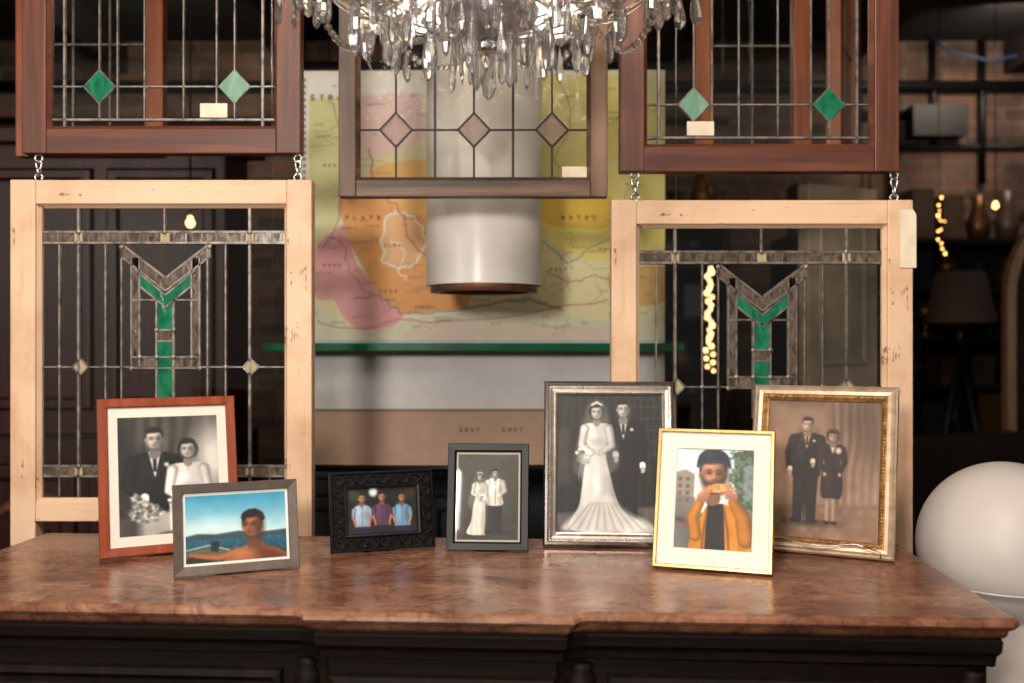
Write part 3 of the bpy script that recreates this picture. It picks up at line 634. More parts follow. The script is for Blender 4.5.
for k in range(9):
    a=2*math.pi*k/9+.2; ca,sa=math.cos(a),math.sin(a); pts=[]
    for t in np.linspace(0,1,14):
        R=.02+t*.29; z=1.93-.10*math.sin(t*math.pi*.95)+.02*t; pts.append((R*ca,R*sa,z))
    q.tube(pts,.006,0,8); ex,ey,ez=pts[-1]
    q.lathe([(.004,ez),(.03,ez+.002),(.044,ez+.012),(.046,ez+.012),(.03,ez-.001),(.004,ez-.003)],20,0,True,Matrix.Translation((ex,ey,0)))
    mt.lathe([(.001,ez),(.012,ez),(.014,ez+.03),(.01,ez+.03),(.01,ez+.09),(.001,ez+.09)],12,0,True,Matrix.Translation((ex,ey,0)))
    ringof(.042,7,ez-.088,.055,.022,(k%2)*2,ex,ey,.006,a)
    a2=2*math.pi*(k+1)/9+.2
    for sag,R in ((.05,.2),(.07,.3)):
        for t in np.linspace(.04,.96,19):
            x=R*((1-t)*ca+t*math.cos(a2)); y=R*((1-t)*sa+t*math.sin(a2)); z=1.90-sag*math.sin(t*math.pi)
            q.lathe([(.0003,-.007),(.007,-.002),(.007,.002),(.0003,.007)],6,0,False,Matrix.Translation((x,y,z)))
mt.tube([(0,0,2.29),(0,0,2.995)],.004)
q.obj('crystals_and_arms',crystalmat(),ch); mt.obj('silver_frame',simple('silver_plate',(225,225,228),.18,1,.05),ch)
q=MB()
for k in range(9):
    a=2*math.pi*k/9+.2; q.lathe([(.0003,2.035),(.009,2.05),(.011,2.065),(.005,2.09),(.0005,2.11)],10,0,True,Matrix.Translation((.31*math.cos(a),.31*math.sin(a),-.0)))
q.obj('candle_bulbs',emis('candle_bulb',(255,218,170),26),ch)

# ------------------------------------------------------------------ picture frames
def pframe(BL,BR,h,lean,d,name='picture_frame'):
    BLv,BRv=Vector(BL),Vector(BR); w=(BRv-BLv).length; yaw=math.atan2(BRv.y-BLv.y,BRv.x-BLv.x); th=math.radians(lean)
    lift=d*math.sin(th)+.0006; mid=(BLv+BRv)/2; e=empty(name,(mid.x,mid.y,zt+lift),(-th,0,yaw))
    q=MB(); q.box((-w/2+.006,d-.003,.006),(w/2-.006,d,h-.006)); yb=.36*h; zb=(yb*math.sin(th)-lift+.0015)/math.cos(th)
    hz=.62*h; q.add([(-.022,d,hz),(.022,d,hz),(.03,yb,zb),(-.03,yb,zb),(-.022,d+.003,hz),(.022,d+.003,hz),(.03,yb+.003,zb+.001),(-.03,yb+.003,zb+.001)],[(0,1,2,3),(7,6,5,4),(0,4,5,1),(1,5,6,2),(2,6,7,3),(3,7,4,0)])
    q.obj('backing_board_and_easel',M_black,e); return e,w

# F1 orange wood: wedding couple at the table
e,w=pframe((-.69,1.676),(-.483,1.783),.272,12,.02)
q=MB(); q.ring(-w/2,0,w/2,.272,[(0,.018),(0,.002),(.002,0),(.014,.001),(.016,.004),(.016,.018)]); q.obj('wood_moulding',M_ov,e)
c=Cv(100,124,230,(116,112,106)); c.vgrad(0,74,(74,70,66),(98,93,87)); c.folds(0,100,0,84,11,12,3); c.ell(90,46,18,30,(220,216,208),22,al=.85); c.ell(8,60,16,60,(38,35,33),14,al=.8)  # pale soft ellipse at right is glare painted into the print
c.man(38,19,150,(206,198,188),(30,27,25),(28,28,28),pose=-1)
c.bride(66,30,140,(214,208,200),(36,32,30),(232,228,222),bouq=-1,veil=False)
c.poly([(58,84),(78,78),(92,92),(98,118),(62,118)],(214,210,202),5,True)
for k in range(6): c.line([(66+k*4,82+k),(64+k*5.5,114)],.5,(168,164,158),1.6,al=.6)
c.poly([(6,99),(60,94),(100,100),(100,124),(0,124)],(176,172,164),4); c.poly([(0,84),(22,80),(26,124),(0,124)],(60,56,53),8,al=.8)
for k in range(60):
    a=k*2.4; rr=1.25*math.sqrt(k); c.ell(30+rr*math.cos(a)*1.5,95+rr*math.sin(a)*.9,1.5,1.2,np.array((232,229,222))*(1-.7*((k*7)%6)/6),1.6)
for k in range(16): a=k*2.4; rr=1.1*math.sqrt(k); c.ell(22+rr*math.cos(a),84+rr*math.sin(a)*1.3,1.4,1.2,np.array((220,215,207))*(1-.7*((k*3)%4)/4),1.4)
c.line([(50,112),(50,92)],.8,(232,228,220),1); c.ell(50,90,.9,1.8,(250,248,240),1); c.ell(50,115,10,2.4,(104,100,94),1.5); c.ell(76,111,8,2,(124,120,114),1.5); c.ell(86,106,3,5,(134,130,124),3,al=.7)
c.finish(3,4,.14,1.18,-4); c.border(8,9,8,9,(236,226,212))
c.mesh('wedding_print',w-.032,.272-.032,e,M_print,.008,.016)

# F2 grey metal frame: man by the sea
e,w=pframe((-.5235,1.550),(-.3447,1.6256),.143,12,.014)
q=MB(); q.ring(-w/2,0,w/2,.143,[(0,.013),(0,.001),(.001,0),(.0135,.002),(.0145,.005),(.0145,.013)]); q.obj('metal_moulding',simple('pewter_finish',(100,88,80),.45,.4,.08,50),e)
c=Cv(100,68.6,230,(60,150,180)); c.vgrad(0,42,(50,140,176),(196,220,222)); c.ell(30,34,34,8,(222,230,228),12,al=.5)
c.poly([(0,41),(14,38.5),(30,40),(52,38),(70,40.5),(100,39),(100,46),(0,46)],(58,80,88),1); c.vgrad(44.5,69,(34,94,114),(14,46,62))
nn=c.nz(1.8,8); c.mix(((c.Y>45)&(nn>.6))*1.0,(96,150,160),.25)
c.poly([(0,56),(24,52),(46,58),(44,68.6),(0,68.6)],(104,96,80),1); c.poly([(0,61),(20,57),(40,63),(40,68.6),(0,68.6)],(42,46,44),1); c.line([(0,54),(24,50),(44,56)],.6,(196,190,170)); c.poly([(26,46),(34,47),(32,57),(25,55)],(28,48,48),.8)
sk=np.array((166,106,74),float)
c.limb([(52,58),(33,62),(12,59)],[4.6,3.4,2.2],sk); c.hand(9,58,1.7,sk,190)
c.poly([(40,69),(47,58),(57,53),(62,49),(72,49),(78,54),(91,58),(99,69)],sk*.92,.8,True)
c.poly([(70,54),(88,58),(99,69),(74,69)],(92,52,34),9,True,.85); c.ell(54,59,7,4,sk*1.2,7,al=.6); c.line([(60,56),(68,59),(78,57)],.4,sk*.7,1.4); c.line([(68,60),(68,68)],.6,sk*.72,4)
c.line([(66,42),(68,51)],[4.4,5.4],sk*.62,1)
c.head(65,33,12,(176,114,80),(24,19,16),turn=-.22)
for k in range(46): a=math.pi+k*math.pi/45; c.ell(65.5+9*math.cos(a)+rng.uniform(-.9,.9),27+7.4*math.sin(a)+rng.uniform(-1,1),1.8,1.5,(22+rng.randint(0,18),18,15),1)
c.ell(71.5,36,3,10,(80,46,32),5,al=.55)
c.finish(3,2.5,.08,1.14,-3); c.border(2.4,2.6,2.4,2.6,(234,230,222))
c.mesh('seaside_print',w-.029,.143-.029,e,M_print,.008,.0145)

# F3 black filigree frame: three men
e,w=pframe((-.3134,1.732),(-.1368,1.7915),.14,10,.01)
q=MB(); h=.14; b=.031
q.ring(-w/2,0,w/2,h,[(0,.009),(0,.001),(.001,0),(.004,0),(.005,.002),(.005,.009)]); q.ring(-w/2+b-.006,b-.006,w/2-b+.006,h-b+.006,[(0,.009),(0,0),(.0015,-.001),(.005,0),(.006,.004),(.006,.009)])
def scroll(cx,cz,r,fl): 
    pts=[]
    for t in np.linspace(0,1,22): a=t*3.6*math.pi*.5*fl; rr=r*(1-.72*t); pts.append((cx+rr*math.cos(a),.004,cz+rr*math.sin(a)))
    q.tube(pts,.0015,0,5)
nx=9
for k in range(nx):
    x=-w/2+.015+(w-.030)*k/(nx-1)
    for z in (.015,h-.015): scroll(x,z,.0088,1 if k%2 else -1); q.torus((x,.004,z),.0105,.0011,'y',0,18,5)
    if k<nx-1:
        xm=x+(w-.030)/(nx-1)/2
        for z in (.0075,.0225,h-.0075,h-.0225): q.torus((xm,.004,z),.0033,.0012,'y',0,10,5)
for k in range(1,5):
    z=.015+(h-.030)*k/5
    for x in (-w/2+.015,w/2-.015): scroll(x,z,.0085,1 if k%2 else -1); q.torus((x,.004,z),.0102,.0011,'y',0,18,5)
q.obj('filigree_moulding',M_black,e)
c=Cv(100,68,200,(16,19,15)); n=c.nz(6,2); c.mix((n>.6)*1.0,(40,50,32),.6); c.ell(38,7,6,7,(215,222,226),5); c.ell(12,10,8,9,(52,66,48),5); c.ell(90,12,9,9,(52,46,34),5); c.poly([(0,50),(100,50),(100,68),(0,68)],(34,36,28),3)
def bust(cx,cy,shirt,plaid,leg):
    sh_=np.array(shirt,float)
    c.poly([(cx-10,78),(cx-10.5,cy+36),(cx+10.5,cy+36),(cx+10,78)],leg)
    c.poly([(cx-10.5,cy+39),(cx-12,cy+13),(cx-8.5,cy+8.6),(cx-3,cy+6.4),(cx+3,cy+6.4),(cx+8.5,cy+8.6),(cx+12,cy+13),(cx+10.5,cy+39)],sh_*.88,.6)
    c.ell(cx-5,cy+18,4,10,sh_*1.12,6,al=.7); c.ell(cx+8,cy+24,4,12,sh_*.58,5,al=.7)
    if plaid:
        for k in range(-4,5): c.line([(cx+k*2.6,cy+9),(cx+k*2.6,cy+37)],.35,plaid,al=.75)
        for k in range(9): c.line([(cx-10,cy+11+k*3),(cx+10,cy+11+k*3)],.35,plaid,al=.75)
    c.line([(cx,cy+8),(cx,cy+37)],.3,sh_*.6); c.line([(cx-3.4,cy+6.4),(cx,cy+12),(cx+3.4,cy+6.4)],.5,sh_*.7)
    for s_ in (-1,1): c.limb([(cx+s_*11,cy+14),(cx+s_*12.5,cy+25)],[3,2.5],sh_*.92); c.limb([(cx+s_*12.5,cy+25),(cx+s_*10,cy+35)],[1.9,1.4],(190,134,106)); c.hand(cx+s_*10,cy+36.5,1.4,(184,130,100),90)
bust(22,18,(158,182,206),(196,206,218),(32,42,66)); bust(78,19,(128,166,198),None,(34,44,68)); bust(50,17,(118,66,82),(72,88,140),(28,34,50))
for cx,cy in ((22,17),(78,18),(50,16)): c.head(cx,cy-1.6,6.3,(206,150,120),(46,32,24),turn=.08*((cx-50)//20))
c.finish(3,3,.12,1.14,-4)
c.mesh('three_men_print',w-2*b+.004,h-2*b+.004,e,M_print,.006,b-.002)

# F4 small black frame
e,w=pframe((-.1166,1.757),(.0281,1.749),.188,12,.014)
q=MB(); q.ring(-w/2,0,w/2,.188,[(0,.013),(0,.001),(.001,0),(.012,.0005),(.015,.005),(.015,.013)]); q.obj('black_moulding',M_black,e)
c=Cv(100,136,200,(70,68,62)); c.vgrad(0,136,(72,69,62),(38,36,33)); c.ell(50,60,40,60,(88,85,77),44,al=.5); c.poly([(0,112),(100,108),(100,136),(0,136)],(56,54,49),10)
c.man(61,26,96,(206,200,188),(28,26,24),(206,202,192),(230,226,218),(38,36,34)); c.bride(37,32,92,(212,206,196),(38,34,32),(226,222,212),train=-.3,bouq=1)
c.finish(3,3,.12,1.12,-3); c.border(3,3.5,3,3,(176,166,148))
c.mesh('small_wedding_print',w-.03,.158,e,M_print,.008,.015)

# F5 silver beaded frame
e,w=pframe((.0555,1.790),(.2945,1.773),.299,12,.018)
h=.299; q=MB(); q.ring(-w/2,0,w/2,h,[(0,.018),(0,.003),(.003,0),(.007,0),(.009,.003),(.009,.018)],0); q.ring(-w/2+.009,.009,w/2-.009,h-.009,[(0,.018),(0,.003),(.009,.0045),(.012,.0035),(.015,.0045),(.015,.018)],1)
def beads(i,r,mi,n=8):
    for (x0,z0,x1,z1) in ((-w/2+i,i,w/2-i,i),(-w/2+i,h-i,w/2-i,h-i),(-w/2+i,i,-w/2+i,h-i),(w/2-i,i,w/2-i,h-i)):
        L=math.hypot(x1-x0,z1-z0); k=int(L/(2.3*r))
        for j in range(k): t=(j+.5)/k; q.ball((x0+(x1-x0)*t,.0035,z0+(z1-z0)*t),r,mi,n)
beads(.012,.0022,1); beads(.0215,.0017,1)
q.obj('silver_beaded_moulding',[simple('polished_silver',(176,168,164),.14,1,.06),simple('warm_silver',(176,164,154),.28,.9,.1,90)],e)
c=Cv(100,130,250,(44,42,42)); c.vgrad(0,110,(46,44,43),(27,26,25)); c.folds(0,100,0,110,9,8,5); c.poly([(72,6),(100,6),(100,60),(72,60)],(36,34,34),2)
for k in range(5): c.line([(74+k*6,6),(74+k*6,60)],.35,(100,96,94),.8,al=.6); c.line([(72,12+k*11),(100,12+k*11)],.35,(100,96,94),.8,al=.6)
c.poly([(0,34),(12,32),(14,84),(0,88)],(74,70,68),5,al=.7)
c.poly([(0,112),(100,104),(100,132),(0,132)],(88,84,82),4); nn=c.nz(7,12); c.mix(((c.Y>108)&(nn>.6))*1.0,(60,58,56),.5)
c.man(63,6,122,(208,202,196),(24,22,22),(28,26,28),(226,226,224),pose=-1)
c.bride(38,9,118,(216,210,204),(40,36,34),(228,225,220),train=.72,bouq=-1.7)
c.poly([(28,104),(46,94),(62,108),(88,121),(82,127),(40,128),(6,127),(16,114)],(206,202,197),5,True,.85)
for k in range(10): c.line([(32+k*3,102),(12+k*8.5,126)],.6,(126,122,118),2,al=.6)
c.finish(3,4,.12,1.15,-2)
c.mesh('bride_and_groom_print',w-.046,h-.046,e,M_print,.0085,.023)

# F6 gold frame, white mat
e,w=pframe((.2275,1.6276),(.4068,1.565),.228,15,.016)
h=.228; q=MB(); q.ring(-w/2,0,w/2,h,[(0,.015),(0,.001),(.001,0),(.005,0),(.006,.001),(.006,.015)]); q.obj('gold_moulding',simple('brushed_gold',(186,150,94),.32,.85,.08,60),e)
q=MB(); mx_,mz=.033,.036; q.ring(-w/2+.006,.006,w/2-.006,h-.006,[(0,.006),(0,.005),(mx_-.007,.005),(mx_-.006,.0065),(mx_-.006,.007),(0,.007)]); q.obj('white_mat',simple('mat_board',(238,228,216),.8,0,.02),e)
c=Cv(100,134,240,(216,224,228)); c.vgrad(0,60,(196,212,226),(228,230,228)); c.poly([(0,34),(12,30),(24,36),(24,134),(0,134)],(150,138,124),1); c.poly([(0,62),(26,66),(26,134),(0,134)],(120,114,108),2)
for k in range(4):
    for j in range(2): c.poly([(3+j*10,40+k*9),(8+j*10,40+k*9),(8+j*10,45+k*9),(3+j*10,45+k*9)],(104,98,94),1.2)
c.poly([(0,84),(100,88),(100,134),(0,134)],(106,104,104),3); c.poly([(74,6),(100,0),(100,92),(78,92)],(104,120,106),2)
nn=c.nz(3.5,4); c.mix(np.clip((nn-.42)*5,0,1)*(c.X>68)*(c.Y<80),(52,74,50),.7); c.poly([(86,24),(100,20),(100,66),(88,66)],(150,156,166),3,al=.5)
for k in range(6): c.poly([(0+k*3,92+k*1.5),(10+k*2,91+k),(11+k*2,96+k),(0+k*2,97+k)],(60+k*20,60,66),1.5,al=.5)
Yl=np.array((192,126,22),float)
c.poly([(24,136),(27,106),(34,90),(44,74),(64,73),(86,82),(98,98),(101,136)],Yl,1,True); c.poly([(42,74),(62,73),(66,136),(40,136)],(18,18,20),1.5)
c.line([(42,80),(38,110),(36,136)],1.2,Yl*.6,2); c.line([(63,78),(69,108),(71,136)],1.2,Yl*.6,2)
for k in range(7): c.line([(76+k*3,96+k*3),(84+k*2,112),(80+k*2,134)],1.2,Yl*(.55 if k%2 else 1.12),4,.6)
c.head(48,34,22,(198,144,114),(36,28,24),beard=True,turn=.06)
c.poly([(27,27),(29,12),(39,3),(53,2),(66,10),(70,26),(58,19.5),(46,17.5),(36,21)],(38,42,54),2,True); c.line([(28,25),(38,20),(48,18),(59,20),(69,25)],1.5,(54,58,72),2); c.ell(42,10,7,4,(70,76,92),6,al=.6)
c.limb([(28,114),(24,90),(33,70)],[8,7.5,5.5],Yl); c.limb([(92,116),(88,90),(75,70)],[11,10,6.5],Yl*.88)
c.ell(54,55,17,7.5,(170,106,48),2.5,-8); c.ell(53,52.5,15,4.4,(208,156,86),4,-8); c.line([(39,58),(52,58),(68,53)],1,(236,212,168),2); c.ell(48,60,9,1.8,(104,50,28),2.4); c.ell(56,49.5,6,2,(228,196,134),3)
for k in range(30): c.ell(54+rng.uniform(-14,14),54+rng.uniform(-4.5,4.5),rng.uniform(.8,1.5),rng.uniform(.6,1.0),[(140,80,38),(232,200,140),(110,60,32)][k%3],1.2,al=.6)
for (hx,hy,dx) in ((35,64,1),(73,60,-1)):
    c.ell(hx-dx*2,hy+2,5,6.4,(170,118,90),1.8)
    for k in range(4): c.limb([(hx-dx*2,hy-4+k*3.2),(hx+dx*4.5,hy-6+k*3.4),(hx+dx*9-k*dx*.6,hy-4.6+k*3.2)],[1.8,1.6,1.3],np.array((200,144,114))*(1-.06*k))
    c.line([(hx-dx*3,hy-2),(hx+dx*2,hy-8)],[1.9,1.3],(196,140,110))
c.finish(4,3,.1,1.16,-3)
c.mesh('man_eating_print',w-2*mx_+.002,h-2*mz+.014,e,M_print,.0075,mz-.007)

# F7 ornate gold/silver frame
e,w=pframe((.4130,1.7716),(.633,1.659),.295,14,.02)
h=.295; q=MB(); q.ring(-w/2,0,w/2,h,[(0,.02),(0,.004),(.003,.001),(.006,.0025),(.010,.0),(.016,.001),(.018,.004),(.018,.02)],0); q.ring(-w/2+.018,.018,w/2-.018,h-.018,[(0,.02),(0,.004),(.003,.0025),(.006,.004),(.009,.0065),(.009,.02)],1)
for (x0,z0,x1,z1) in ((-w/2+.021,.021,w/2-.021,.021),(-w/2+.021,h-.021,w/2-.021,h-.021),(-w/2+.021,.021,-w/2+.021,h-.021),(w/2-.021,.021,w/2-.021,h-.021)):
    L=math.hypot(x1-x0,z1-z0); k=int(L/.0055); a=math.atan2(z1-z0,x1-x0)
    for j in range(k):
        t=(j+.5)/k; Mx=Matrix.Translation((x0+(x1-x0)*t,.0025,z0+(z1-z0)*t))@Matrix.Rotation(-a+math.radians(40 if j%2 else -40),4,'Y')@Matrix.Diagonal((1.2,.7,.5,1))
        q.lathe([(.00001,-.003),(.0022,-.0018),(.003,0),(.0022,.0018),(.00001,.003)],8,1,True,Mx)
q.obj('ornate_moulding',[simple('champagne_silver',(192,168,142),.36,.55,.12,50,.2),simple('gilt',(176,134,82),.35,.7,.25,80,.4)],e)
q=MB()
q.tube([(-w/2+.02,-.004,.002),(-w/2+.02,-.007,.012),(-w/2+.06,-.006,.022),(0,-.006,.012),(w/2-.06,-.006,.022),(w/2-.02,-.007,.012),(w/2-.02,-.004,.002)],.0013,0,6); q.obj('wire_holder',M_chrome,e)
c=Cv(100,128,240,(158,130,108)); c.vgrad(0,100,(112,86,70),(142,116,96)); c.folds(56,100,0,100,7,16,3); c.folds(0,24,0,100,12,7,6); c.poly([(6,4),(54,6),(56,92),(4,96)],(152,124,102),10,al=.6); c.poly([(66,0),(100,0),(100,60),(80,50)],(82,62,50),14,al=.5)
c.poly([(0,100),(100,94),(100,130),(0,130)],(126,98,78),4); nn=c.nz(6,3); c.mix(np.clip((nn-.5)*4,0,1)*(c.Y>99),(152,124,100),.6)
c.man(36,16,98,(210,180,152),(40,28,22),(44,31,28),(220,200,178),pose=1)
cx,t,H=59,27,88; ds=np.array((50,35,31),float); skn=np.array((206,174,146),float)
for e_ in (-1,1): c.limb([(cx+e_*2.6,t+.66*H),(cx+e_*2.8,t+.95*H)],[2.6,1.5],skn*.85); c.ell(cx+e_*3.2,t+.975*H,2.8,1.4,ds*.5)
c.poly([(cx-2,t+.15*H),(cx-9,t+.17*H),(cx-8.5,t+.3*H),(cx-6.5,t+.36*H),(cx-9,t+.46*H),(cx-8.6,t+.7*H),(cx,t+.72*H),(cx+8.8,t+.7*H),(cx+9,t+.46*H),(cx+6.5,t+.36*H),(cx+8.5,t+.3*H),(cx+9,t+.17*H),(cx+2,t+.15*H)],ds,0,True)
c.ell(cx-3,t+.56*H,2.5,12,ds*1.4+8,4,al=.6); c.ell(cx+5.5,t+.56*H,2,12,ds*.6,4,al=.6); c.line([(cx,t+.26*H),(cx+.5,t+.45*H)],.4,ds*.5)
for e_ in (-1,1): c.limb([(cx+e_*8.6,t+.2*H),(cx+e_*11,t+.33*H),(cx+e_*7,t+.45*H)],[2.8,2.3,1.8],ds*(1.25 if e_<0 else .95)); c.hand(cx+e_*6.5,t+.465*H,1.3,skn)
c.poly([(cx-3,t+.15*H),(cx+3,t+.15*H),(cx,t+.26*H)],(216,196,174)); c.ell(cx+5,t+.22*H,2.6,3,(222,204,182),1.5)
for k in range(9): c.ell(cx+5+1.8*math.cos(k),t+.22*H+2*math.sin(k),.8,.7,(180,150,122),.6)
c.head(cx,t+.07*H,5.5,skn,(52,36,28),True,hat=np.array((58,42,36),float))
c.finish(3,4,.12,1.12,-3)
c.mesh('sepia_couple_print',w-.053,h-.053,e,M_print,.0095,.0265)

# ------------------------------------------------------------------ white globe on pedestal
gb=empty('white_globe_stand',(.888,1.8,0)); q=MB(); R=.151; zc=.952; pr=[(.001,0),(.15,0),(.15,.02),(.09,.05),(.07,.2),(.07,.6),(.085,.75),(.11,.81)]
for k in range(0,40):
    th=math.radians(-52+k*142/39); rr=R*math.cos(th); z=zc+R*math.sin(th)
    if th<-.42: rr-=.004
    pr.append((max(.0005,rr),z))
q.lathe(pr,64); q.obj('globe_body',simple('white_plastic',(204,194,188),.42,0,.04,3,0,0,.35),gb)
q=MB(); q.torus((0,0,zc+R*math.sin(-.4)),R*math.cos(.4)-.0005,.0022,'z',0,64,8); q.obj('dome_lip',simple('white_lip',(196,188,182),.4),gb)

# ------------------------------------------------------------------ background furniture
q=MB(); q.box((-1.9,3.3,0),(-.95,3.75,1.0)); q.box((-1.86,3.45,1.0),(-.99,3.75,2.0)); q.box((-1.92,3.4,2.0),(-.93,3.78,2.05))
for x in (-1.82,-1.4): q.ring(x,.1,x+.39,.92,[(0,3.3),(.01,3.28),(.05,3.28),(.06,3.29),(.06,3.3)]); q.ring(x,1.08,x+.38,1.92,[(0,3.45),(.01,3.43),(.04,3.43),(.05,3.45)])
q.obj('china_cabinet',wood('red_mahogany',(30,8,7),(78,24,18),'z',.4),None,.004)
q=MB(); q.box((-.8,3.4,0),(1.0,3.9,.86)); q.box((-.83,3.36,.86),(1.03,3.93,.9))
for x in (-.76,-.3,.16,.6): q.ring(x,.1,x+.36,.8,[(0,3.4),(.01,3.385),(.05,3.385),(.06,3.4)])
q.obj('low_cabinet',simple('dark_navy_paint',(13,14,20),.5,0,.2),None,.004)
e=empty('panelled_door',(.93,2.85,0),(0,0,math.radians(28))); q=MB(); q.box((-.135,-.02,0),(.135,.02,1.76))
for z in (.2,.75,1.25): q.ring(-.095,z,.095,z+.42,[(0,-.02),(.004,-.026),(.016,-.026),(.022,-.02)])
q.obj('door_leaf',simple('faded_grey_paint',(140,122,106),.6,0,.2,5,.2),e,.003)
e=empty('arched_mirror',(2.33,3.9,0),(0,0,math.radians(-12))); q=MB(); 
pts=[(-.36,0),(-.36,1.5)]+[(.36*-math.cos(a),1.5+.4*math.sin(a)) for a in np.linspace(.15,math.pi-.15,14)]+[(.36,1.5),(.36,0)]
for i in range(len(pts)-1): q.bar(pts[i],pts[i+1],.06,-.03,.03)
q.obj('arched_frame',wood('pale_oak',(84,56,38),(130,96,70),'z'),e); q=MB(); q.prism(pts[::-1],0,.01); q.obj('mirror_glass',simple('old_mirror',(46,43,40),.12,.9,.3,8),e)
e=empty('leather_armchair',(1.62,3.2,0),(0,0,math.radians(25))); q=MB(); q.box((-.36,-.3,.2),(.36,.3,.45)); q.box((-.36,.18,.45),(.36,.34,1.0)); q.box((-.44,-.32,.12),(-.3,.3,.66)); q.box((.3,-.32,.12),(.44,.3,.66))
for x in (-.36,.36):
    for y in (-.26,.26): q.box((x-.025,y-.025,0),(x+.025,y+.025,.14))
q.obj('chair_body',simple('black_leather',(26,20,18),.4,0,.2,20,.2),e,.04)
def shelf(cx,cy,w,h,n,seed,name='storage_shelves'):
    e=empty(name,(cx,cy,0)); rr=random.Random(seed); q=MB(); d=.42
    for x in (-w/2,w/2-.04): q.box((x,-d/2,0),(x+.04,d/2,h))
    q.box((-w/2+.04,d/2-.02,0),(w/2-.04,d/2,h))
    zs=[.1+(h-.15)*i/n for i in range(n+1)]
    for z in zs: q.box((-w/2+.0402,-d/2,z),(w/2-.0402,d/2-.021,z+.025))
    q.obj('shelf_case',M_dark,e)
    q=MB()
    for z in zs:
        x=-w/2+.1; zz=z+.0255
        while x<w/2-.1:
            k=rr.random(); m=rr.randint(0,3); hh=rr.uniform(.12,.2 if z<zs[-1] else .3)
            if k<.35: q.box((x-.05,-.12,zz),(x+.06,.08,zz+hh),m)
            elif k<.7: q.lathe([(.001,zz),(.05,zz),(.065,zz+hh*.4),(.03,zz+hh*.7),(.035,zz+hh),(.001,zz+hh)],16,m,True,Matrix.Translation((x,-.05,0)))
            else: q.lathe([(.001,zz),(.05,zz),(.012,zz+.02),(.012,zz+hh*.5),(.07,zz+hh*.55),(.04,zz+hh),(.001,zz+hh)],16,m,True,Matrix.Translation((x,-.03,0)))
            x+=rr.uniform(.13,.17)
    q.obj('shelf_clutter',[simple('dull_brass',(96,66,36),.4,.7),simple('brown_box',(50,34,26),.7),simple('dark_ceramic',(28,32,40),.3),simple('brown_ceramic',(74,56,44),.4)],e)
shelf(2.15,5.2,1.5,1.86,7,3); shelf(.3,5.25,1.6,2.0,7,5); shelf(-3.0,5.2,1.3,2.1,7,6)
# stacked salvage: chairs/tripod lamp silhouettes in the aisle
q=MB()
for k,(x,y) in enumerate(((1.95,4.35),)):
    for a in (0,2.1,4.2): q.tube([(x,y,1.3),(x+.25*math.cos(a),y+.25*math.sin(a),0)],.014)
    q.lathe([(.001,1.3),(.03,1.3),(.03,1.36),(.012,1.38),(.012,1.46),(.001,1.46)],12,0,True,Matrix.Translation((x,y,0))); q.lathe([(.15,1.4),(.1,1.62),(.097,1.62),(.147,1.4),(.15,1.4)],24,1,True,Matrix.Translation((x,y,0)))
q.obj('tripod_floor_lamp',[M_black,simple('dark_linen',(58,44,34),.8)])
q=MB(); q.tube([(-1.27,2.3,0),(-1.27,2.32,.5),(-1.26,2.36,.86),(-1.2,2.37,.93),(-1.1,2.38,.95),(-1.0,2.37,.93),(-.94,2.36,.86),(-.93,2.32,.5),(-.93,2.3,0)],.017,0,10)
q.tube([(-1.2,2.33,.5),(-1.18,2.37,.8),(-1.1,2.38,.86),(-1.02,2.37,.8),(-1.0,2.33,.5)],.011); q.lathe([(.001,.46),(.2,.46),(.21,.48),(.2,.5),(.001,.5)],32,0,True,Matrix.Translation((-1.1,2.52,0)))
for x in (-1.25,-.95): q.tube([(x,2.7,0),(x+(.04 if x<-1.1 else -.04),2.64,.47)],.016)
q.obj('bentwood_chair',wood('chair_wood',(50,24,14),(104,56,32),'z'))
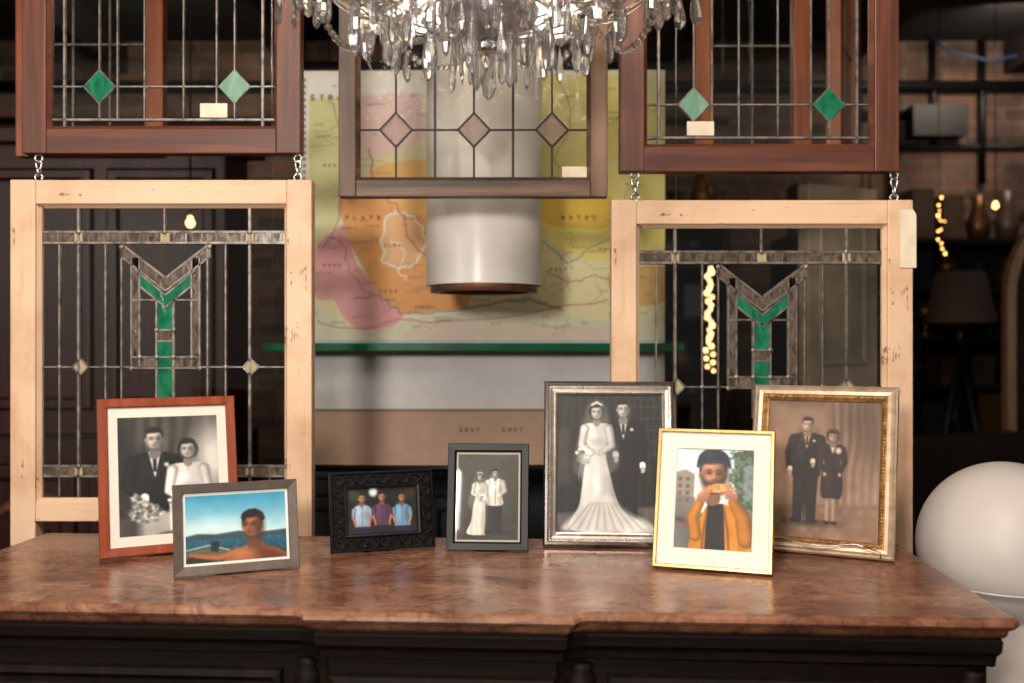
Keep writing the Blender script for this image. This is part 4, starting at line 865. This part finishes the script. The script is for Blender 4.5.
# warm lights
M_bulb=emis('warm_filament',(255,184,100),7)
def lights(name,P,r):
    q=MB(); 
    for p in P: q.ball(p,r*random.uniform(.6,1.3),0,8)
    q.tube([(sum(p[0] for p in P)/len(P),P[0][1]+.02,min(p[2] for p in P)),(sum(p[0] for p in P)/len(P),P[0][1]+.02,2.995)],.002,1)
    return q.obj(name,[M_bulb,M_black])
lights('string_lights',[(1.93+random.uniform(-.02,.02),4.5,1.72+.24*t+random.uniform(-.01,.01)) for t in np.linspace(0,1,12)],.0055)
M_dim=emis('amber_glow',(255,196,128),5)
q=MB()
for t in np.linspace(0,1,26):
    zz=1.2+.42*t; q.ball((.81+random.uniform(-.016,.016)*(1.2-t*.5),4.1+random.uniform(-.02,.02),zz),.007+.006*random.random()*(.4+t),0,8)
q.tube([(.81,4.12,1.2),(.81,4.12,2.995)],.002,1); q.obj('string_lights',[M_dim,M_black])
for x,y,z in ((-.965,3.0,1.675),(1.43,4.0,1.71),(1.47,4.2,1.64),(2.32,4.8,1.97)):  # some of these bulbs stand in for bulb reflections in the window panes
    q=MB(); q.ball((x,y,z),.014,0,12); q.ball((x,y,z+.014),.009,0,12); q.tube([(x,y,z+.02),(x,y,2.995)],.003,1)
    q.obj('hanging_bulb_and_reflection',[M_bulb,M_black])

# ------------------------------------------------------------------ lights
def area(name,loc,tgt,size,pw,col):
    l=bpy.data.lights.new(name,'AREA'); l.size=size; l.energy=pw; l.color=col; o=bpy.data.objects.new(name,l); S.collection.objects.link(o); o.location=loc
    o.rotation_euler=(Vector(tgt)-Vector(loc)).to_track_quat('-Z','Y').to_euler(); return o
area('ceiling_softbox',(-.15,.2,2.9),(0,2.0,1.1),.9,68,(1,.89,.77))
area('photographer_flash',(-.72,-1.1,1.82),(.05,2.0,1.3),.28,50,(1,.92,.83))
area('side_fill',(-2.9,-.4,2.1),(0,1.9,1.15),.8,26,(1,.9,.79))  # both side areas are added fill, not lamps of the room
area('side_fill',(3.0,-.4,2.1),(0,1.9,1.15),.8,15,(1,.88,.76))
area('rear_wall_fill',(2.6,4.9,2.93),(2.7,5.6,2.4),.5,15,(1,.82,.66))  # added pair that brightens the rear brick; no known ceiling fixture
area('rear_wall_fill',(-1.6,4.4,2.9),(-1.6,5.6,2.4),.5,10,(1,.8,.62))
wd=bpy.data.worlds.new('World'); S.world=wd; wd.use_nodes=True; wd.node_tree.nodes['Background'].inputs[0].default_value=(.9,.78,.68,1); wd.node_tree.nodes['Background'].inputs[1].default_value=.1
cam=bpy.data.cameras.new('camera'); co=bpy.data.objects.new('camera',cam); S.collection.objects.link(co); co.location=(0,0,CZ); co.rotation_euler=(math.pi/2,0,0)
cam.sensor_width=36; cam.lens=35.16; cam.clip_start=.05; cam.dof.use_dof=True; cam.dof.focus_distance=1.72; cam.dof.aperture_fstop=2.8
S.camera=co
